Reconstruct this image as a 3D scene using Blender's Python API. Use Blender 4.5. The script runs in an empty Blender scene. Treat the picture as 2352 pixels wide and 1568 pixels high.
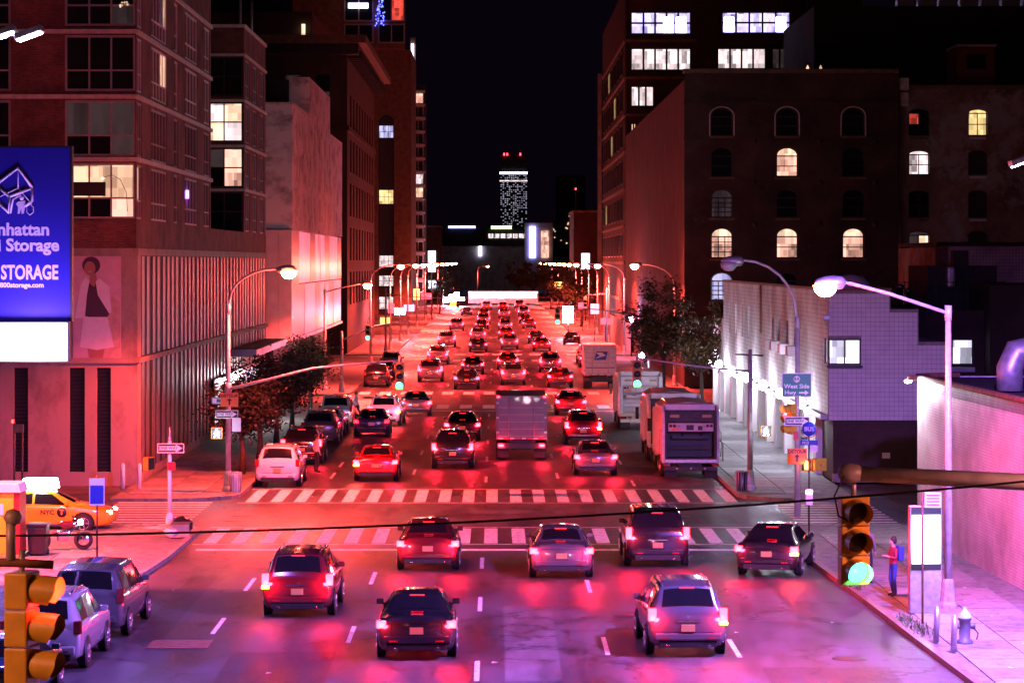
import bpy, bmesh, math, random
from mathutils import Vector, Matrix
random.seed(7)
R = math.radians
scene = bpy.context.scene
COL = scene.collection

# ------------------------------------------------------------------ camera
F, CX, CY, CAMH = 6084.0, 1140.0, 600.0, 9.5      # measured off a 2352 px wide copy of the photograph
cam = bpy.data.cameras.new('camera'); camo = bpy.data.objects.new('camera', cam); COL.objects.link(camo)
camo.location = (0, 0, CAMH); camo.rotation_euler = (R(90), 0, 0)
cam.sensor_width = 36; cam.lens = 36 * F / 2352
cam.shift_x = (1176 - CX) / 2352; cam.shift_y = -(784 - CY) / 2352
cam.clip_start = 0.5; cam.clip_end = 9000
scene.camera = camo

# ------------------------------------------------------------------ night sky, faint moon, exposure
w = bpy.data.worlds.new('World'); scene.world = w; w.use_nodes = True
nt = w.node_tree; bg = nt.nodes['Background']
sky = nt.nodes.new('ShaderNodeTexSky'); sky.sky_type = 'NISHITA'; sky.sun_disc = False
sky.sun_elevation = R(-6.0); sky.sun_rotation = R(180); sky.dust_density = 3.0
glow = nt.nodes.new('ShaderNodeVectorMath'); glow.operation = 'ADD'; glow.inputs[1].default_value = (.018, .007, .026)   # city light in the night air
nt.links.new(sky.outputs[0], glow.inputs[0]); nt.links.new(glow.outputs[0], bg.inputs[0]); bg.inputs[1].default_value = 0.05
sun = bpy.data.lights.new('moon', 'SUN'); sun.energy = 0.004; sun.angle = R(0.5); sun.color = (1, .86, .8)
suno = bpy.data.objects.new('moon', sun); COL.objects.link(suno); suno.rotation_euler = (R(55), 0, R(-30))
vs = scene.view_settings; vs.view_transform = 'Standard'; vs.look = 'None'; vs.gamma = 1; vs.exposure = 1.3
scene.render.engine = 'CYCLES'
cy = scene.cycles
cy.use_denoising = True; cy.use_light_tree = True
cy.max_bounces = 5; cy.diffuse_bounces = 2; cy.glossy_bounces = 3; cy.transmission_bounces = 3
cy.sample_clamp_indirect = 4.0; cy.caustics_reflective = False; cy.caustics_refractive = False

def at(px, py, Y):
    return ((px - CX) * Y / F, Y, CAMH - (py - CY) * Y / F)
def zat(py, Y): return CAMH - (py - CY) * Y / F
def xat(px, Y): return (px - CX) * Y / F

# ------------------------------------------------------------------ materials
MATS = {}
def _new(name):
    m = bpy.data.materials.new(name); m.use_nodes = True; MATS[name] = m
    return m, m.node_tree, m.node_tree.nodes['Principled BSDF']
def mat(name, col, rough=.6, metal=0., vary=.25, scale=3., bump=0., bscale=40., coat=0., spec=.5):
    m, t, b = _new(name)
    b.inputs['Roughness'].default_value = rough; b.inputs['Metallic'].default_value = metal
    b.inputs['Coat Weight'].default_value = coat; b.inputs['Specular IOR Level'].default_value = spec
    tc = t.nodes.new('ShaderNodeNewGeometry')
    if vary > 0:
        n = t.nodes.new('ShaderNodeTexNoise'); n.inputs['Scale'].default_value = scale; n.inputs['Detail'].default_value = 6
        t.links.new(tc.outputs['Position'], n.inputs['Vector'])
        mr = t.nodes.new('ShaderNodeMapRange'); mr.inputs['From Min'].default_value = .3; mr.inputs['From Max'].default_value = .7
        mr.inputs['To Min'].default_value = 1 - vary; mr.inputs['To Max'].default_value = 1 + vary
        t.links.new(n.outputs['Fac'], mr.inputs['Value'])
        mx = t.nodes.new('ShaderNodeVectorMath'); mx.operation = 'SCALE'; mx.inputs[0].default_value = col[:3]
        t.links.new(mr.outputs[0], mx.inputs['Scale']); t.links.new(mx.outputs[0], b.inputs['Base Color'])
    else:
        b.inputs['Base Color'].default_value = (*col[:3], 1)
    if bump > 0:
        n2 = t.nodes.new('ShaderNodeTexNoise'); n2.inputs['Scale'].default_value = bscale; n2.inputs['Detail'].default_value = 4
        t.links.new(tc.outputs['Position'], n2.inputs['Vector'])
        bp = t.nodes.new('ShaderNodeBump'); bp.inputs['Strength'].default_value = bump; bp.inputs['Distance'].default_value = .05
        t.links.new(n2.outputs['Fac'], bp.inputs['Height']); t.links.new(bp.outputs[0], b.inputs['Normal'])
    return m
def emit(name, col, s, base=(.02, .02, .02), vary=0., scale=2.):
    m, t, b = _new(name)
    b.inputs['Base Color'].default_value = (*base, 1); b.inputs['Roughness'].default_value = .3
    b.inputs['Emission Color'].default_value = (*col, 1); b.inputs['Emission Strength'].default_value = s
    if vary:
        tc = t.nodes.new('ShaderNodeNewGeometry')
        sp = t.nodes.new('ShaderNodeSeparateXYZ'); t.links.new(tc.outputs['Position'], sp.inputs[0])
        ad = t.nodes.new('ShaderNodeMath'); t.links.new(sp.outputs[0], ad.inputs[0]); t.links.new(sp.outputs[1], ad.inputs[1])
        cb = t.nodes.new('ShaderNodeCombineXYZ'); t.links.new(ad.outputs[0], cb.inputs[0]); t.links.new(sp.outputs[2], cb.inputs[1])
        fac = None                                   # curtains, shelves and walls seen inside: two sizes of rectangles
        for bw_, bh_, of in ((.62, 1.35, .37), (.27, .45, .21)):
            br = t.nodes.new('ShaderNodeTexBrick'); br.inputs['Scale'].default_value = 1; br.inputs['Brick Width'].default_value = bw_ / scale; br.inputs['Row Height'].default_value = bh_ / scale
            br.offset = of; br.inputs['Mortar Size'].default_value = 0; br.inputs['Color1'].default_value = (0, 0, 0, 1); br.inputs['Color2'].default_value = (1, 1, 1, 1)
            t.links.new(cb.outputs[0], br.inputs['Vector'])
            if fac is None: fac = br.outputs['Color']
            else:
                mu = t.nodes.new('ShaderNodeMath'); mu.operation = 'MULTIPLY_ADD'; mu.inputs[1].default_value = .4; t.links.new(br.outputs['Color'], mu.inputs[0]); t.links.new(fac, mu.inputs[2]); fac = mu.outputs[0]
        mr = t.nodes.new('ShaderNodeMapRange'); mr.inputs['From Min'].default_value = .1; mr.inputs['From Max'].default_value = 1.2
        mr.inputs['To Min'].default_value = s * (1 - vary); mr.inputs['To Max'].default_value = s * (1 + vary)
        t.links.new(fac, mr.inputs['Value']); t.links.new(mr.outputs[0], b.inputs['Emission Strength'])
    return m
def brick(name, c1, c2, mortar, bw=.21, bh=.07, ms=.012, rough=.8, dirt=.45, paint=None, dscale=.35):
    m, t, b = _new(name); b.inputs['Roughness'].default_value = rough
    g = t.nodes.new('ShaderNodeNewGeometry'); sp = t.nodes.new('ShaderNodeSeparateXYZ'); t.links.new(g.outputs['Position'], sp.inputs[0])
    ad = t.nodes.new('ShaderNodeMath'); t.links.new(sp.outputs[0], ad.inputs[0]); t.links.new(sp.outputs[1], ad.inputs[1])
    cb = t.nodes.new('ShaderNodeCombineXYZ'); t.links.new(ad.outputs[0], cb.inputs[0]); t.links.new(sp.outputs[2], cb.inputs[1])
    br = t.nodes.new('ShaderNodeTexBrick'); t.links.new(cb.outputs[0], br.inputs['Vector'])
    br.inputs['Color1'].default_value = (*c1, 1); br.inputs['Color2'].default_value = (*c2, 1); br.inputs['Mortar'].default_value = (*mortar, 1)
    br.inputs['Scale'].default_value = 1; br.inputs['Brick Width'].default_value = bw; br.inputs['Row Height'].default_value = bh
    br.inputs['Mortar Size'].default_value = ms
    n = t.nodes.new('ShaderNodeTexNoise'); n.inputs['Scale'].default_value = dscale; n.inputs['Detail'].default_value = 8; n.inputs['Roughness'].default_value = .65
    t.links.new(g.outputs['Position'], n.inputs['Vector'])
    mr = t.nodes.new('ShaderNodeMapRange'); mr.inputs['From Min'].default_value = .35; mr.inputs['From Max'].default_value = .65
    mr.inputs['To Min'].default_value = 1 - dirt; mr.inputs['To Max'].default_value = 1 + dirt * .5
    t.links.new(n.outputs['Fac'], mr.inputs['Value'])
    mx = t.nodes.new('ShaderNodeVectorMath'); mx.operation = 'SCALE'; t.links.new(br.outputs['Color'], mx.inputs[0]); t.links.new(mr.outputs[0], mx.inputs['Scale'])
    out = mx.outputs[0]
    if paint:                                           # worn limewash in patches
        n3 = t.nodes.new('ShaderNodeTexNoise'); n3.inputs['Scale'].default_value = paint[1]; n3.inputs['Detail'].default_value = 10; n3.inputs['Roughness'].default_value = .75
        t.links.new(g.outputs['Position'], n3.inputs['Vector'])
        rp = t.nodes.new('ShaderNodeMapRange'); rp.inputs['From Min'].default_value = paint[2]; rp.inputs['From Max'].default_value = paint[2] + .08
        t.links.new(n3.outputs['Fac'], rp.inputs['Value'])
        mm = t.nodes.new('ShaderNodeMix'); mm.data_type = 'RGBA'; mm.inputs['B'].default_value = (*paint[0], 1)
        t.links.new(rp.outputs[0], mm.inputs['Factor']); t.links.new(out, mm.inputs['A']); out = mm.outputs['Result']
    t.links.new(out, b.inputs['Base Color'])
    bp = t.nodes.new('ShaderNodeBump'); bp.inputs['Strength'].default_value = .4; bp.inputs['Distance'].default_value = .02
    t.links.new(br.outputs['Fac'], bp.inputs['Height']); bp.invert = True; t.links.new(bp.outputs[0], b.inputs['Normal'])
    return m
def asphalt(name, col, r0, r1):
    m, t, b = _new(name)
    g = t.nodes.new('ShaderNodeNewGeometry')
    mp = t.nodes.new('ShaderNodeMapping'); mp.inputs['Scale'].default_value = (.9, .16, 1); t.links.new(g.outputs['Position'], mp.inputs[0])
    n = t.nodes.new('ShaderNodeTexNoise'); n.inputs['Scale'].default_value = .8; n.inputs['Detail'].default_value = 9; n.inputs['Roughness'].default_value = .7
    t.links.new(mp.outputs[0], n.inputs['Vector'])
    mr = t.nodes.new('ShaderNodeMapRange'); mr.inputs['From Min'].default_value = .35; mr.inputs['From Max'].default_value = .65
    mr.inputs['To Min'].default_value = .35; mr.inputs['To Max'].default_value = 1.9; t.links.new(n.outputs['Fac'], mr.inputs['Value'])
    vo = t.nodes.new('ShaderNodeTexVoronoi'); vo.feature = 'DISTANCE_TO_EDGE'; vo.inputs['Scale'].default_value = .22
    nd = t.nodes.new('ShaderNodeTexNoise'); nd.inputs['Scale'].default_value = .6; nd.inputs['Detail'].default_value = 5; t.links.new(g.outputs['Position'], nd.inputs['Vector'])
    av = t.nodes.new('ShaderNodeVectorMath'); av.operation = 'MULTIPLY_ADD'; av.inputs[1].default_value = (4, 4, 4)
    t.links.new(nd.outputs['Color'], av.inputs[0]); t.links.new(g.outputs['Position'], av.inputs[2]); t.links.new(av.outputs[0], vo.inputs['Vector'])
    cr = t.nodes.new('ShaderNodeMapRange'); cr.inputs['From Max'].default_value = .022; cr.inputs['To Min'].default_value = .12; t.links.new(vo.outputs['Distance'], cr.inputs['Value'])
    ml = t.nodes.new('ShaderNodeMath'); ml.operation = 'MULTIPLY'; t.links.new(mr.outputs[0], ml.inputs[0]); t.links.new(cr.outputs[0], ml.inputs[1])
    mx = t.nodes.new('ShaderNodeVectorMath'); mx.operation = 'SCALE'; mx.inputs[0].default_value = col; t.links.new(ml.outputs[0], mx.inputs['Scale'])
    t.links.new(mx.outputs[0], b.inputs['Base Color'])
    rr = t.nodes.new('ShaderNodeMapRange'); rr.inputs['From Min'].default_value = .35; rr.inputs['From Max'].default_value = .65
    rr.inputs['To Min'].default_value = r0; rr.inputs['To Max'].default_value = r1; t.links.new(n.outputs['Fac'], rr.inputs['Value']); t.links.new(rr.outputs[0], b.inputs['Roughness'])
    n2 = t.nodes.new('ShaderNodeTexNoise'); n2.inputs['Scale'].default_value = 7; n2.inputs['Detail'].default_value = 9; n2.inputs['Roughness'].default_value = .8; t.links.new(g.outputs['Position'], n2.inputs['Vector'])
    bp = t.nodes.new('ShaderNodeBump'); bp.inputs['Strength'].default_value = .5; bp.inputs['Distance'].default_value = .03
    t.links.new(n2.outputs['Fac'], bp.inputs['Height']); t.links.new(bp.outputs[0], b.inputs['Normal'])
    return m
def stained(name, c1, c2, rough=.8, scale=1.4, thr=.56, stretch=(1, 1, .5), bump=.1):
    """weathered surface: base colour with darker stains of their own shape"""
    m, t, b = _new(name); b.inputs['Roughness'].default_value = rough
    g = t.nodes.new('ShaderNodeNewGeometry')
    mp = t.nodes.new('ShaderNodeMapping'); mp.inputs['Scale'].default_value = stretch; t.links.new(g.outputs['Position'], mp.inputs[0])
    n = t.nodes.new('ShaderNodeTexNoise'); n.inputs['Scale'].default_value = scale; n.inputs['Detail'].default_value = 10; n.inputs['Roughness'].default_value = .7
    t.links.new(mp.outputs[0], n.inputs['Vector'])
    mr = t.nodes.new('ShaderNodeMapRange'); mr.inputs['From Min'].default_value = thr - .1; mr.inputs['From Max'].default_value = thr + .1
    t.links.new(n.outputs['Fac'], mr.inputs['Value'])
    mm = t.nodes.new('ShaderNodeMix'); mm.data_type = 'RGBA'; mm.inputs['A'].default_value = (*c1, 1); mm.inputs['B'].default_value = (*c2, 1)
    t.links.new(mr.outputs[0], mm.inputs['Factor']); t.links.new(mm.outputs['Result'], b.inputs['Base Color'])
    bp = t.nodes.new('ShaderNodeBump'); bp.inputs['Strength'].default_value = bump; bp.inputs['Distance'].default_value = .03
    t.links.new(n.outputs['Fac'], bp.inputs['Height']); t.links.new(bp.outputs[0], b.inputs['Normal'])
    return m

asphalt('asphalt', (.05, .05, .052), .36, .62)
asphalt('asphalt_new', (.026, .026, .028), .4, .6)
asphalt('asphalt_old', (.085, .08, .078), .5, .7)
asphalt('asphalt_side', (.06, .06, .06), .4, .65)
stained('ground', (.10, .095, .09), (.05, .05, .05), scale=.5)
stained('concrete', (.30, .285, .27), (.11, .10, .10), scale=2.8, thr=.6, stretch=(1, 1, 1))
stained('concrete_b', (.23, .22, .21), (.12, .115, .11), scale=2.6, thr=.53, stretch=(1, 1, 1))
stained('kerb', (.30, .28, .27), (.13, .12, .12), scale=3)
stained('steel_kerb', (.24, .16, .13), (.12, .09, .08), scale=3, rough=.5)
stained('paint_white', (.80, .79, .77), (.16, .16, .16), scale=4.5, thr=.6, stretch=(1, 1, 1))
brick('brick_red', (.12, .026, .016), (.22, .05, .028), (.15, .10, .09), dirt=.6, dscale=.6)
brick('brick_dark', (.055, .024, .018), (.075, .03, .02), (.045, .036, .032))
brick('brick_ware', (.06, .027, .019), (.085, .034, .024), (.05, .038, .033), dirt=.6, paint=((.10, .07, .055), .25, .62))
brick('brick_worn', (.22, .10, .065), (.30, .15, .09), (.26, .22, .19), paint=((.34, .30, .27), .33, .50))
brick('block_white', (.68, .65, .63), (.72, .69, .67), (.36, .33, .32), bw=.2, bh=.2, ms=.012, dirt=.4)
MATS['block_white'].node_tree.nodes['Brick Texture'].offset = 0
mat('mortar', (.26, .23, .22), .8)
brick('metal_siding', (.66, .63, .64), (.70, .67, .68), (.50, .47, .48), bw=4, bh=.09, ms=.012, rough=.4, dirt=.4, dscale=.5)
mat('tile_white', (.70, .67, .65), .45, vary=.08, scale=2)
stained('limewash', (.78, .74, .72), (.13, .10, .09), scale=.55, thr=.585, stretch=(.8, .8, 1.3))
mat('panel_white', (.62, .58, .58), .3, vary=.1, scale=1.5)
stained('garage_concrete', (.36, .29, .23), (.20, .16, .13), scale=.8, thr=.58, stretch=(1, 1, .6))
mat('fin', (.22, .19, .18), .45, .5, vary=.2)
mat('louvre', (.018, .015, .014), .6, .3, vary=.2)
mat('frame_grey', (.36, .33, .34), .4, .3, vary=.1)
mat('frame_dark', (.03, .028, .028), .4, .3, vary=.1)
mat('frame_white', (.66, .62, .62), .5, vary=.1)
mat('string_course', (.58, .50, .44), .7, vary=.2)
mat('stone_tan', (.16, .11, .07), .8, vary=.3, scale=1.2)
mat('roof_dark', (.03, .028, .028), .9, vary=.3)
mat('glass_dark', (.012, .012, .016), .06, vary=0, spec=.8)
mat('glass_car', (.01, .01, .012), .05, vary=0, spec=.8)
mat('galv', (.42, .40, .40), .42, .6, vary=.2, scale=6)
mat('pole_paint', (.46, .42, .41), .5, .2, vary=.2, scale=5)
mat('black', (.012, .012, .012), .5, vary=.2)
mat('rubber', (.018, .018, .018), .75, vary=.2)
mat('cable', (.01, .01, .01), .6, vary=0)
mat('signal_yellow', (.50, .27, .02), .45, vary=.12, scale=8)
mat('sign_white', (.75, .74, .72), .4, vary=.06)
mat('sign_black', (.012, .012, .012), .45, vary=0)
mat('sign_orange', (.85, .17, .03), .4, vary=.06)
mat('sign_green', (.0, .17, .12), .4, vary=.06)
mat('sign_blue', (.03, .05, .42), .4, vary=.06)
mat('sign_teal', (.02, .22, .26), .4, vary=.06)
mat('sign_red', (.55, .02, .03), .4, vary=.06)
mat('chrome', (.7, .7, .7), .15, 1., vary=0)
mat('rim', (.55, .55, .55), .3, .9, vary=.1)
mat('plate_yellow', (.40, .30, .10), .5, vary=.05)
mat('plate_white', (.7, .7, .7), .5, vary=.05)
mat('tail_off', (.22, .008, .01), .15, vary=0, coat=.5)
mat('lamp_clear', (.6, .6, .6), .12, .3, vary=0)
mat('skin', (.42, .24, .17), .6, vary=.1)
mat('hair', (.02, .014, .01), .7, vary=.3, scale=20)
mat('bark', (.07, .05, .04), .9, vary=.4, scale=12, bump=.5)
mat('leaf', (.02, .026, .009), .6, vary=.5, scale=2.5)
mat('leaf_orange_lit', (.07, .04, .012), .6, vary=.5, scale=2.0)  # orange lamplight on the leaves is put into this colour
mat('weed', (.10, .13, .04), .7, vary=.4, scale=8)
mat('iron', (.06, .055, .05), .45, .6, vary=.3, scale=10)
mat('rust', (.22, .09, .05), .8, vary=.4, scale=5)
mat('hydrant', (.16, .16, .18), .5, .3, vary=.3)
mat('bag_black', (.015, .015, .017), .3, vary=.2)
mat('card', (.45, .33, .22), .8, vary=.2)
mat('truck_white', (.66, .63, .60), .4, vary=.12, scale=4, coat=.2)
mat('truck_grime', (.035, .028, .025), .55, .2, vary=.4, scale=6)
mat('truck_panel', (.52, .46, .44), .5, vary=.15)
for n, c, r in (('car_white', (.72, .70, .70), .25), ('car_silver', (.42, .42, .45), .25), ('car_black', (.012, .012, .014), .18), ('car_blue', (.02, .03, .09), .2),
                ('car_red', (.28, .015, .02), .22), ('car_grey', (.10, .10, .11), .22), ('car_taxi', (.78, .36, .015), .25), ('car_teal', (.01, .07, .08), .2), ('car_maroon', (.09, .01, .014), .2)):
    mat(n, c, r, .25 if 'silver' in n or 'grey' in n else 0., vary=.03, coat=.8)
# things that give off light
emit('sodium', (1, .20, .07), 90)
emit('led_white', (.66, .62, 1.), 60)
emit('tower_window', (.8, .74, 1.), .16, vary=.6, scale=.3)
emit('studio_glow', (.62, .56, 1.), 5)
emit('wall_globe', (.80, .78, 1.), 30)
emit('tail_lit', (1, .006, .010), 32)
emit('tail_dim', (1, .006, .01), 5)
emit('amber_lit', (1, .42, .02), 14)
emit('head_lit', (1, .92, .86), 40)
emit('sig_green', (.05, 1., .78), 3.2)
emit('sig_red', (1, .03, .03), 5)
emit('sig_hand', (1, .16, .03), 10)
emit('sig_walk', (.74, .74, 1.), 26)
emit('cabinet_light', (.72, .70, 1.), 3.2)
emit('kiosk_screen', (.74, .70, 1.), 3.0)
emit('taxi_ad', (.84, .84, 1.), 7)
emit('win_warm', (1, .56, .36), 0.38, vary=.7, scale=1.)
emit('win_warm_hot', (1, .62, .42), 0.5, vary=.7, scale=1.)
emit('win_pink', (1, .5, .38), 0.42, vary=.7, scale=1.)
emit('win_yellow', (1, .68, .28), 0.416, vary=.7, scale=1.)
emit('win_white', (1, .78, .80), 0.4, vary=.7, scale=1.)
emit('win_blue', (.52, .44, 1.), 0.62, vary=.7, scale=1.)
emit('win_cool', (.6, .58, 1.), 0.3, vary=.7, scale=1.)
emit('win_office', (.82, .78, 1.), 0.5, vary=.7, scale=1.)
emit('win_red', (1, .09, .06), 0.32, vary=.7, scale=1.)
emit('win_dim', (.34, .22, .24), .03, vary=.7, scale=1.)
emit('violet_small', (.5, .1, 1.), 5)
emit('blue_string', (.08, .10, 1.), 4)
emit('strip_white', (.8, .75, 1.), 2)
emit('strip_green', (.5, 1., .3), 1.4)
emit('strip_blue', (.35, .35, 1.), 2.5)
emit('red_beacon', (1, .02, .03), 8)
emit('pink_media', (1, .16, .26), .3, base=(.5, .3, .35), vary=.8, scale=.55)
emit('bus_glow', (1, .75, .85), 2.5)

# ------------------------------------------------------------------ mesh helpers
class MB:
    def __init__(s): s.v = []; s.f = []; s.m = []; s.cm = 0; s.sm = []; s.smooth = False
    def face(s, idx): s.f.append(tuple(idx)); s.m.append(s.cm); s.sm.append(s.smooth)
    def pts(s, ps): n = len(s.v); s.v += [tuple(p) for p in ps]; return list(range(n, n + len(ps)))
    def quad(s, a, b, c, d): s.face(s.pts([a, b, c, d])); return s
    def poly(s, ps): s.face(s.pts(ps)); return s
    def box(s, x0, x1, y0, y1, z0, z1):
        i = s.pts([(x0, y0, z0), (x1, y0, z0), (x1, y1, z0), (x0, y1, z0), (x0, y0, z1), (x1, y0, z1), (x1, y1, z1), (x0, y1, z1)])
        for q in ((0, 3, 2, 1), (4, 5, 6, 7), (0, 1, 5, 4), (1, 2, 6, 5), (2, 3, 7, 6), (3, 0, 4, 7)): s.face([i[k] for k in q])
        return s
    def cbox(s, c, d): return s.box(c[0] - d[0] / 2, c[0] + d[0] / 2, c[1] - d[1] / 2, c[1] + d[1] / 2, c[2] - d[2] / 2, c[2] + d[2] / 2)
    def tube(s, pts, rad, n=8, caps=True, smooth=True):
        pts = [Vector(p) for p in pts]; k = len(pts)
        if not hasattr(rad, '__len__'): rad = [rad] * k
        old = s.smooth; s.smooth = smooth; rings = []; up = None
        for i, p in enumerate(pts):
            d = (pts[min(i + 1, k - 1)] - pts[max(i - 1, 0)]).normalized()
            if up is None:
                up = Vector((0, 0, 1)) if abs(d.z) < .9 else Vector((0, 1, 0))
            a = d.cross(up).normalized(); b2 = a.cross(d).normalized(); up = b2
            rings.append(s.pts([p + (a * math.cos(2 * math.pi * j / n) + b2 * math.sin(2 * math.pi * j / n)) * rad[i] for j in range(n)]))
        for i in range(k - 1):
            for j in range(n): s.face((rings[i][j], rings[i][(j + 1) % n], rings[i + 1][(j + 1) % n], rings[i + 1][j]))
        s.smooth = False
        if caps: s.face(rings[0][::-1]); s.face(rings[-1])
        s.smooth = old; return s
    def lathe(s, prof, c=(0, 0, 0), axis='Z', n=16, smooth=True, a0=0., a1=2 * math.pi):
        old = s.smooth; s.smooth = smooth; full = abs(a1 - a0 - 2 * math.pi) < 1e-6; nn = n if full else n + 1; rings = []
        for r, h in prof:
            ps = []
            for j in range(nn):
                a = a0 + (a1 - a0) * j / n; u, v = r * math.cos(a), r * math.sin(a)
                q = (u, v, h) if axis == 'Z' else ((h, u, v) if axis == 'X' else (u, h, v))
                ps.append((c[0] + q[0], c[1] + q[1], c[2] + q[2]))
            rings.append(s.pts(ps))
        for i in range(len(prof) - 1):
            for j in range(n if full else n):
                j2 = (j + 1) % nn
                s.face((rings[i][j], rings[i][j2], rings[i + 1][j2], rings[i + 1][j]))
        s.smooth = old; return s
    def prism(s, poly, plane, d0, d1):
        """2D polygon extruded. plane 'XZ' (depth along Y), 'YZ' (depth along X), 'XY' (depth along Z)"""
        def P(a, b, d): return (a, d, b) if plane == 'XZ' else ((d, a, b) if plane == 'YZ' else (a, b, d))
        i0 = s.pts([P(a, b, d0) for a, b in poly]); i1 = s.pts([P(a, b, d1) for a, b in poly]); n = len(poly)
        s.face(i0); s.face(i1[::-1])
        for k in range(n): s.face((i0[k], i1[k], i1[(k + 1) % n], i0[(k + 1) % n]))
        return s
    def mesh(s, name, mats, bevel=0., fix=True):
        me = bpy.data.meshes.new(name); me.from_pydata(s.v, [], s.f)
        for k in (mats if isinstance(mats, (list, tuple)) else [mats]): me.materials.append(MATS[k])
        for p, m, sm in zip(me.polygons, s.m, s.sm): p.material_index = m; p.use_smooth = sm
        if fix or bevel:
            bm = bmesh.new(); bm.from_mesh(me)
            bmesh.ops.remove_doubles(bm, verts=bm.verts, dist=1e-5)
            if fix: bmesh.ops.recalc_face_normals(bm, faces=bm.faces)
            if bevel: bmesh.ops.bevel(bm, geom=bm.edges, offset=bevel, segments=2, affect='EDGES', profile=.6, clamp_overlap=True)
            bm.to_mesh(me); bm.free()
        return me
    def build(s, name, mats, parent=None, bevel=0., fix=True, world=False):
        if world and parent is not None:
            o = origin(parent); s.v = [(x - o[0], y - o[1], z - o[2]) for x, y, z in s.v]
        return put(name, s.mesh(name, mats, bevel, fix), parent)
def origin(p):
    v = Vector((0, 0, 0))
    while p is not None: v += Vector(p.location); p = p.parent
    return v
def put(name, me, parent=None):
    o = bpy.data.objects.new(name, me); COL.objects.link(o)
    if parent is not None: o.parent = parent
    return o
def tag(o, label=None, cat=None, group=None, kind=None):
    if label: o['label'] = label
    if cat: o['category'] = cat
    if group: o['group'] = group
    if kind: o['kind'] = kind
    return o
def thing(name, label, cat, loc=(0, 0, 0), rz=0., group=None):
    o = bpy.data.objects.new(name, None); COL.objects.link(o); o.location = loc; o.rotation_euler = (0, 0, rz); o.empty_display_size = .2
    return tag(o, label, cat, group)
def copy_tree(o, parent=None, swap=None):
    c = o.copy(); COL.objects.link(c)
    if parent is not None: c.parent = parent
    if swap and c.type == 'MESH' and c.data.materials:
        for i, sl in enumerate(c.material_slots):
            if sl.material and sl.material.name in swap:
                nm_ = swap[sl.material.name]; sl.link = 'OBJECT'; sl.material = MATS[nm_]
    for ch in list(o.children): copy_tree(ch, c, swap)
    return c
def clone(proto, loc, rz, label, group=None, swap=None):
    c = copy_tree(proto, None, swap); c.location = loc; c.rotation_euler = (0, 0, rz); c['label'] = label
    if group: c['group'] = group
    return c
def lamp_light(parent, loc, col, energy, radius=.12, kind='POINT', rot=None, size=1.2, blend=.6, name='bulb'):
    l = bpy.data.lights.new(name, kind); l.energy = energy; l.color = col; l.shadow_soft_size = radius
    if kind == 'SPOT': l.spot_size = size; l.spot_blend = blend
    o = bpy.data.objects.new(name, l); COL.objects.link(o); o.parent = parent; o.location = loc
    if rot: o.rotation_euler = rot
    return o
def text(name, body, size, matn, parent, loc, rot=(R(90), 0, 0), bold=0., align='CENTER', depth=.004, sx=1.):
    cu = bpy.data.curves.new('t', 'FONT'); cu.body = body; cu.size = size; cu.align_x = align; cu.align_y = 'CENTER'
    cu.extrude = depth; cu.offset = bold; cu.resolution_u = 3
    to = bpy.data.objects.new('t', cu); COL.objects.link(to)
    dg = bpy.context.evaluated_depsgraph_get(); dg.update()
    me = bpy.data.meshes.new_from_object(to.evaluated_get(dg)); bpy.data.objects.remove(to)
    me.materials.clear(); me.materials.append(MATS[matn])
    o = put(name, me, parent); o.location = loc; o.rotation_euler = rot; o.scale = (sx, 1, 1)
    return o

# ------------------------------------------------------------------ walls with window openings
def frameP(face, plane):
    """(u, v, d) -> world; d is depth INTO the wall"""
    if face == 'front': return lambda u, v, d: (u, plane + d, v)      # faces the camera (-Y)
    if face == 'east': return lambda u, v, d: (plane - d, u, v)       # faces +X (buildings left of the avenue)
    if face == 'west': return lambda u, v, d: (plane + d, u, v)       # faces -X (buildings right of the avenue)
def wall(parent, name, matn, face, plane, u0, u1, v0, v1, ops, depth=.22):
    """ops: (u0,u1,v0,v1,arch)"""
    P = frameP(face, plane); b = MB()
    us = sorted({u0, u1, *[o[0] for o in ops], *[o[1] for o in ops]}); vs_ = sorted({v0, v1, *[o[2] for o in ops], *[o[3] for o in ops]})
    us = [u for u in us if u0 <= u <= u1]; vs_ = [v for v in vs_ if v0 <= v <= v1]
    for i in range(len(us) - 1):
        for j in range(len(vs_) - 1):
            cu, cv = (us[i] + us[i + 1]) / 2, (vs_[j] + vs_[j + 1]) / 2
            if any(o[0] < cu < o[1] and o[2] < cv < o[3] for o in ops): continue
            b.quad(P(us[i], vs_[j], 0), P(us[i + 1], vs_[j], 0), P(us[i + 1], vs_[j + 1], 0), P(us[i], vs_[j + 1], 0))
    for o in ops:
        a0, a1, c0, c1 = o[:4]; arch = o[4] if len(o) > 4 else 0
        outline = [(a0, c0), (a1, c0)]
        if arch:
            mid = (a0 + a1) / 2; hw = (a1 - a0) / 2; n = 10
            arc = [(mid + hw * math.cos(math.pi * k / n), c1 - arch + arch * math.sin(math.pi * k / n)) for k in range(n + 1)]
            outline += arc
            for k in range(n):
                (p, q), (p2, q2) = arc[k], arc[k + 1]
                b.quad(P(p, q, 0), P(p, c1, 0), P(p2, c1, 0), P(p2, q2, 0))
        else: outline += [(a1, c1), (a0, c1)]
        for k in range(len(outline)):
            (p, q), (p2, q2) = outline[k], outline[(k + 1) % len(outline)]
            b.quad(P(p, q, 0), P(p2, q2, 0), P(p2, q2, depth), P(p, q, depth))
    return b.build(name, matn, parent, world=True)
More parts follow.
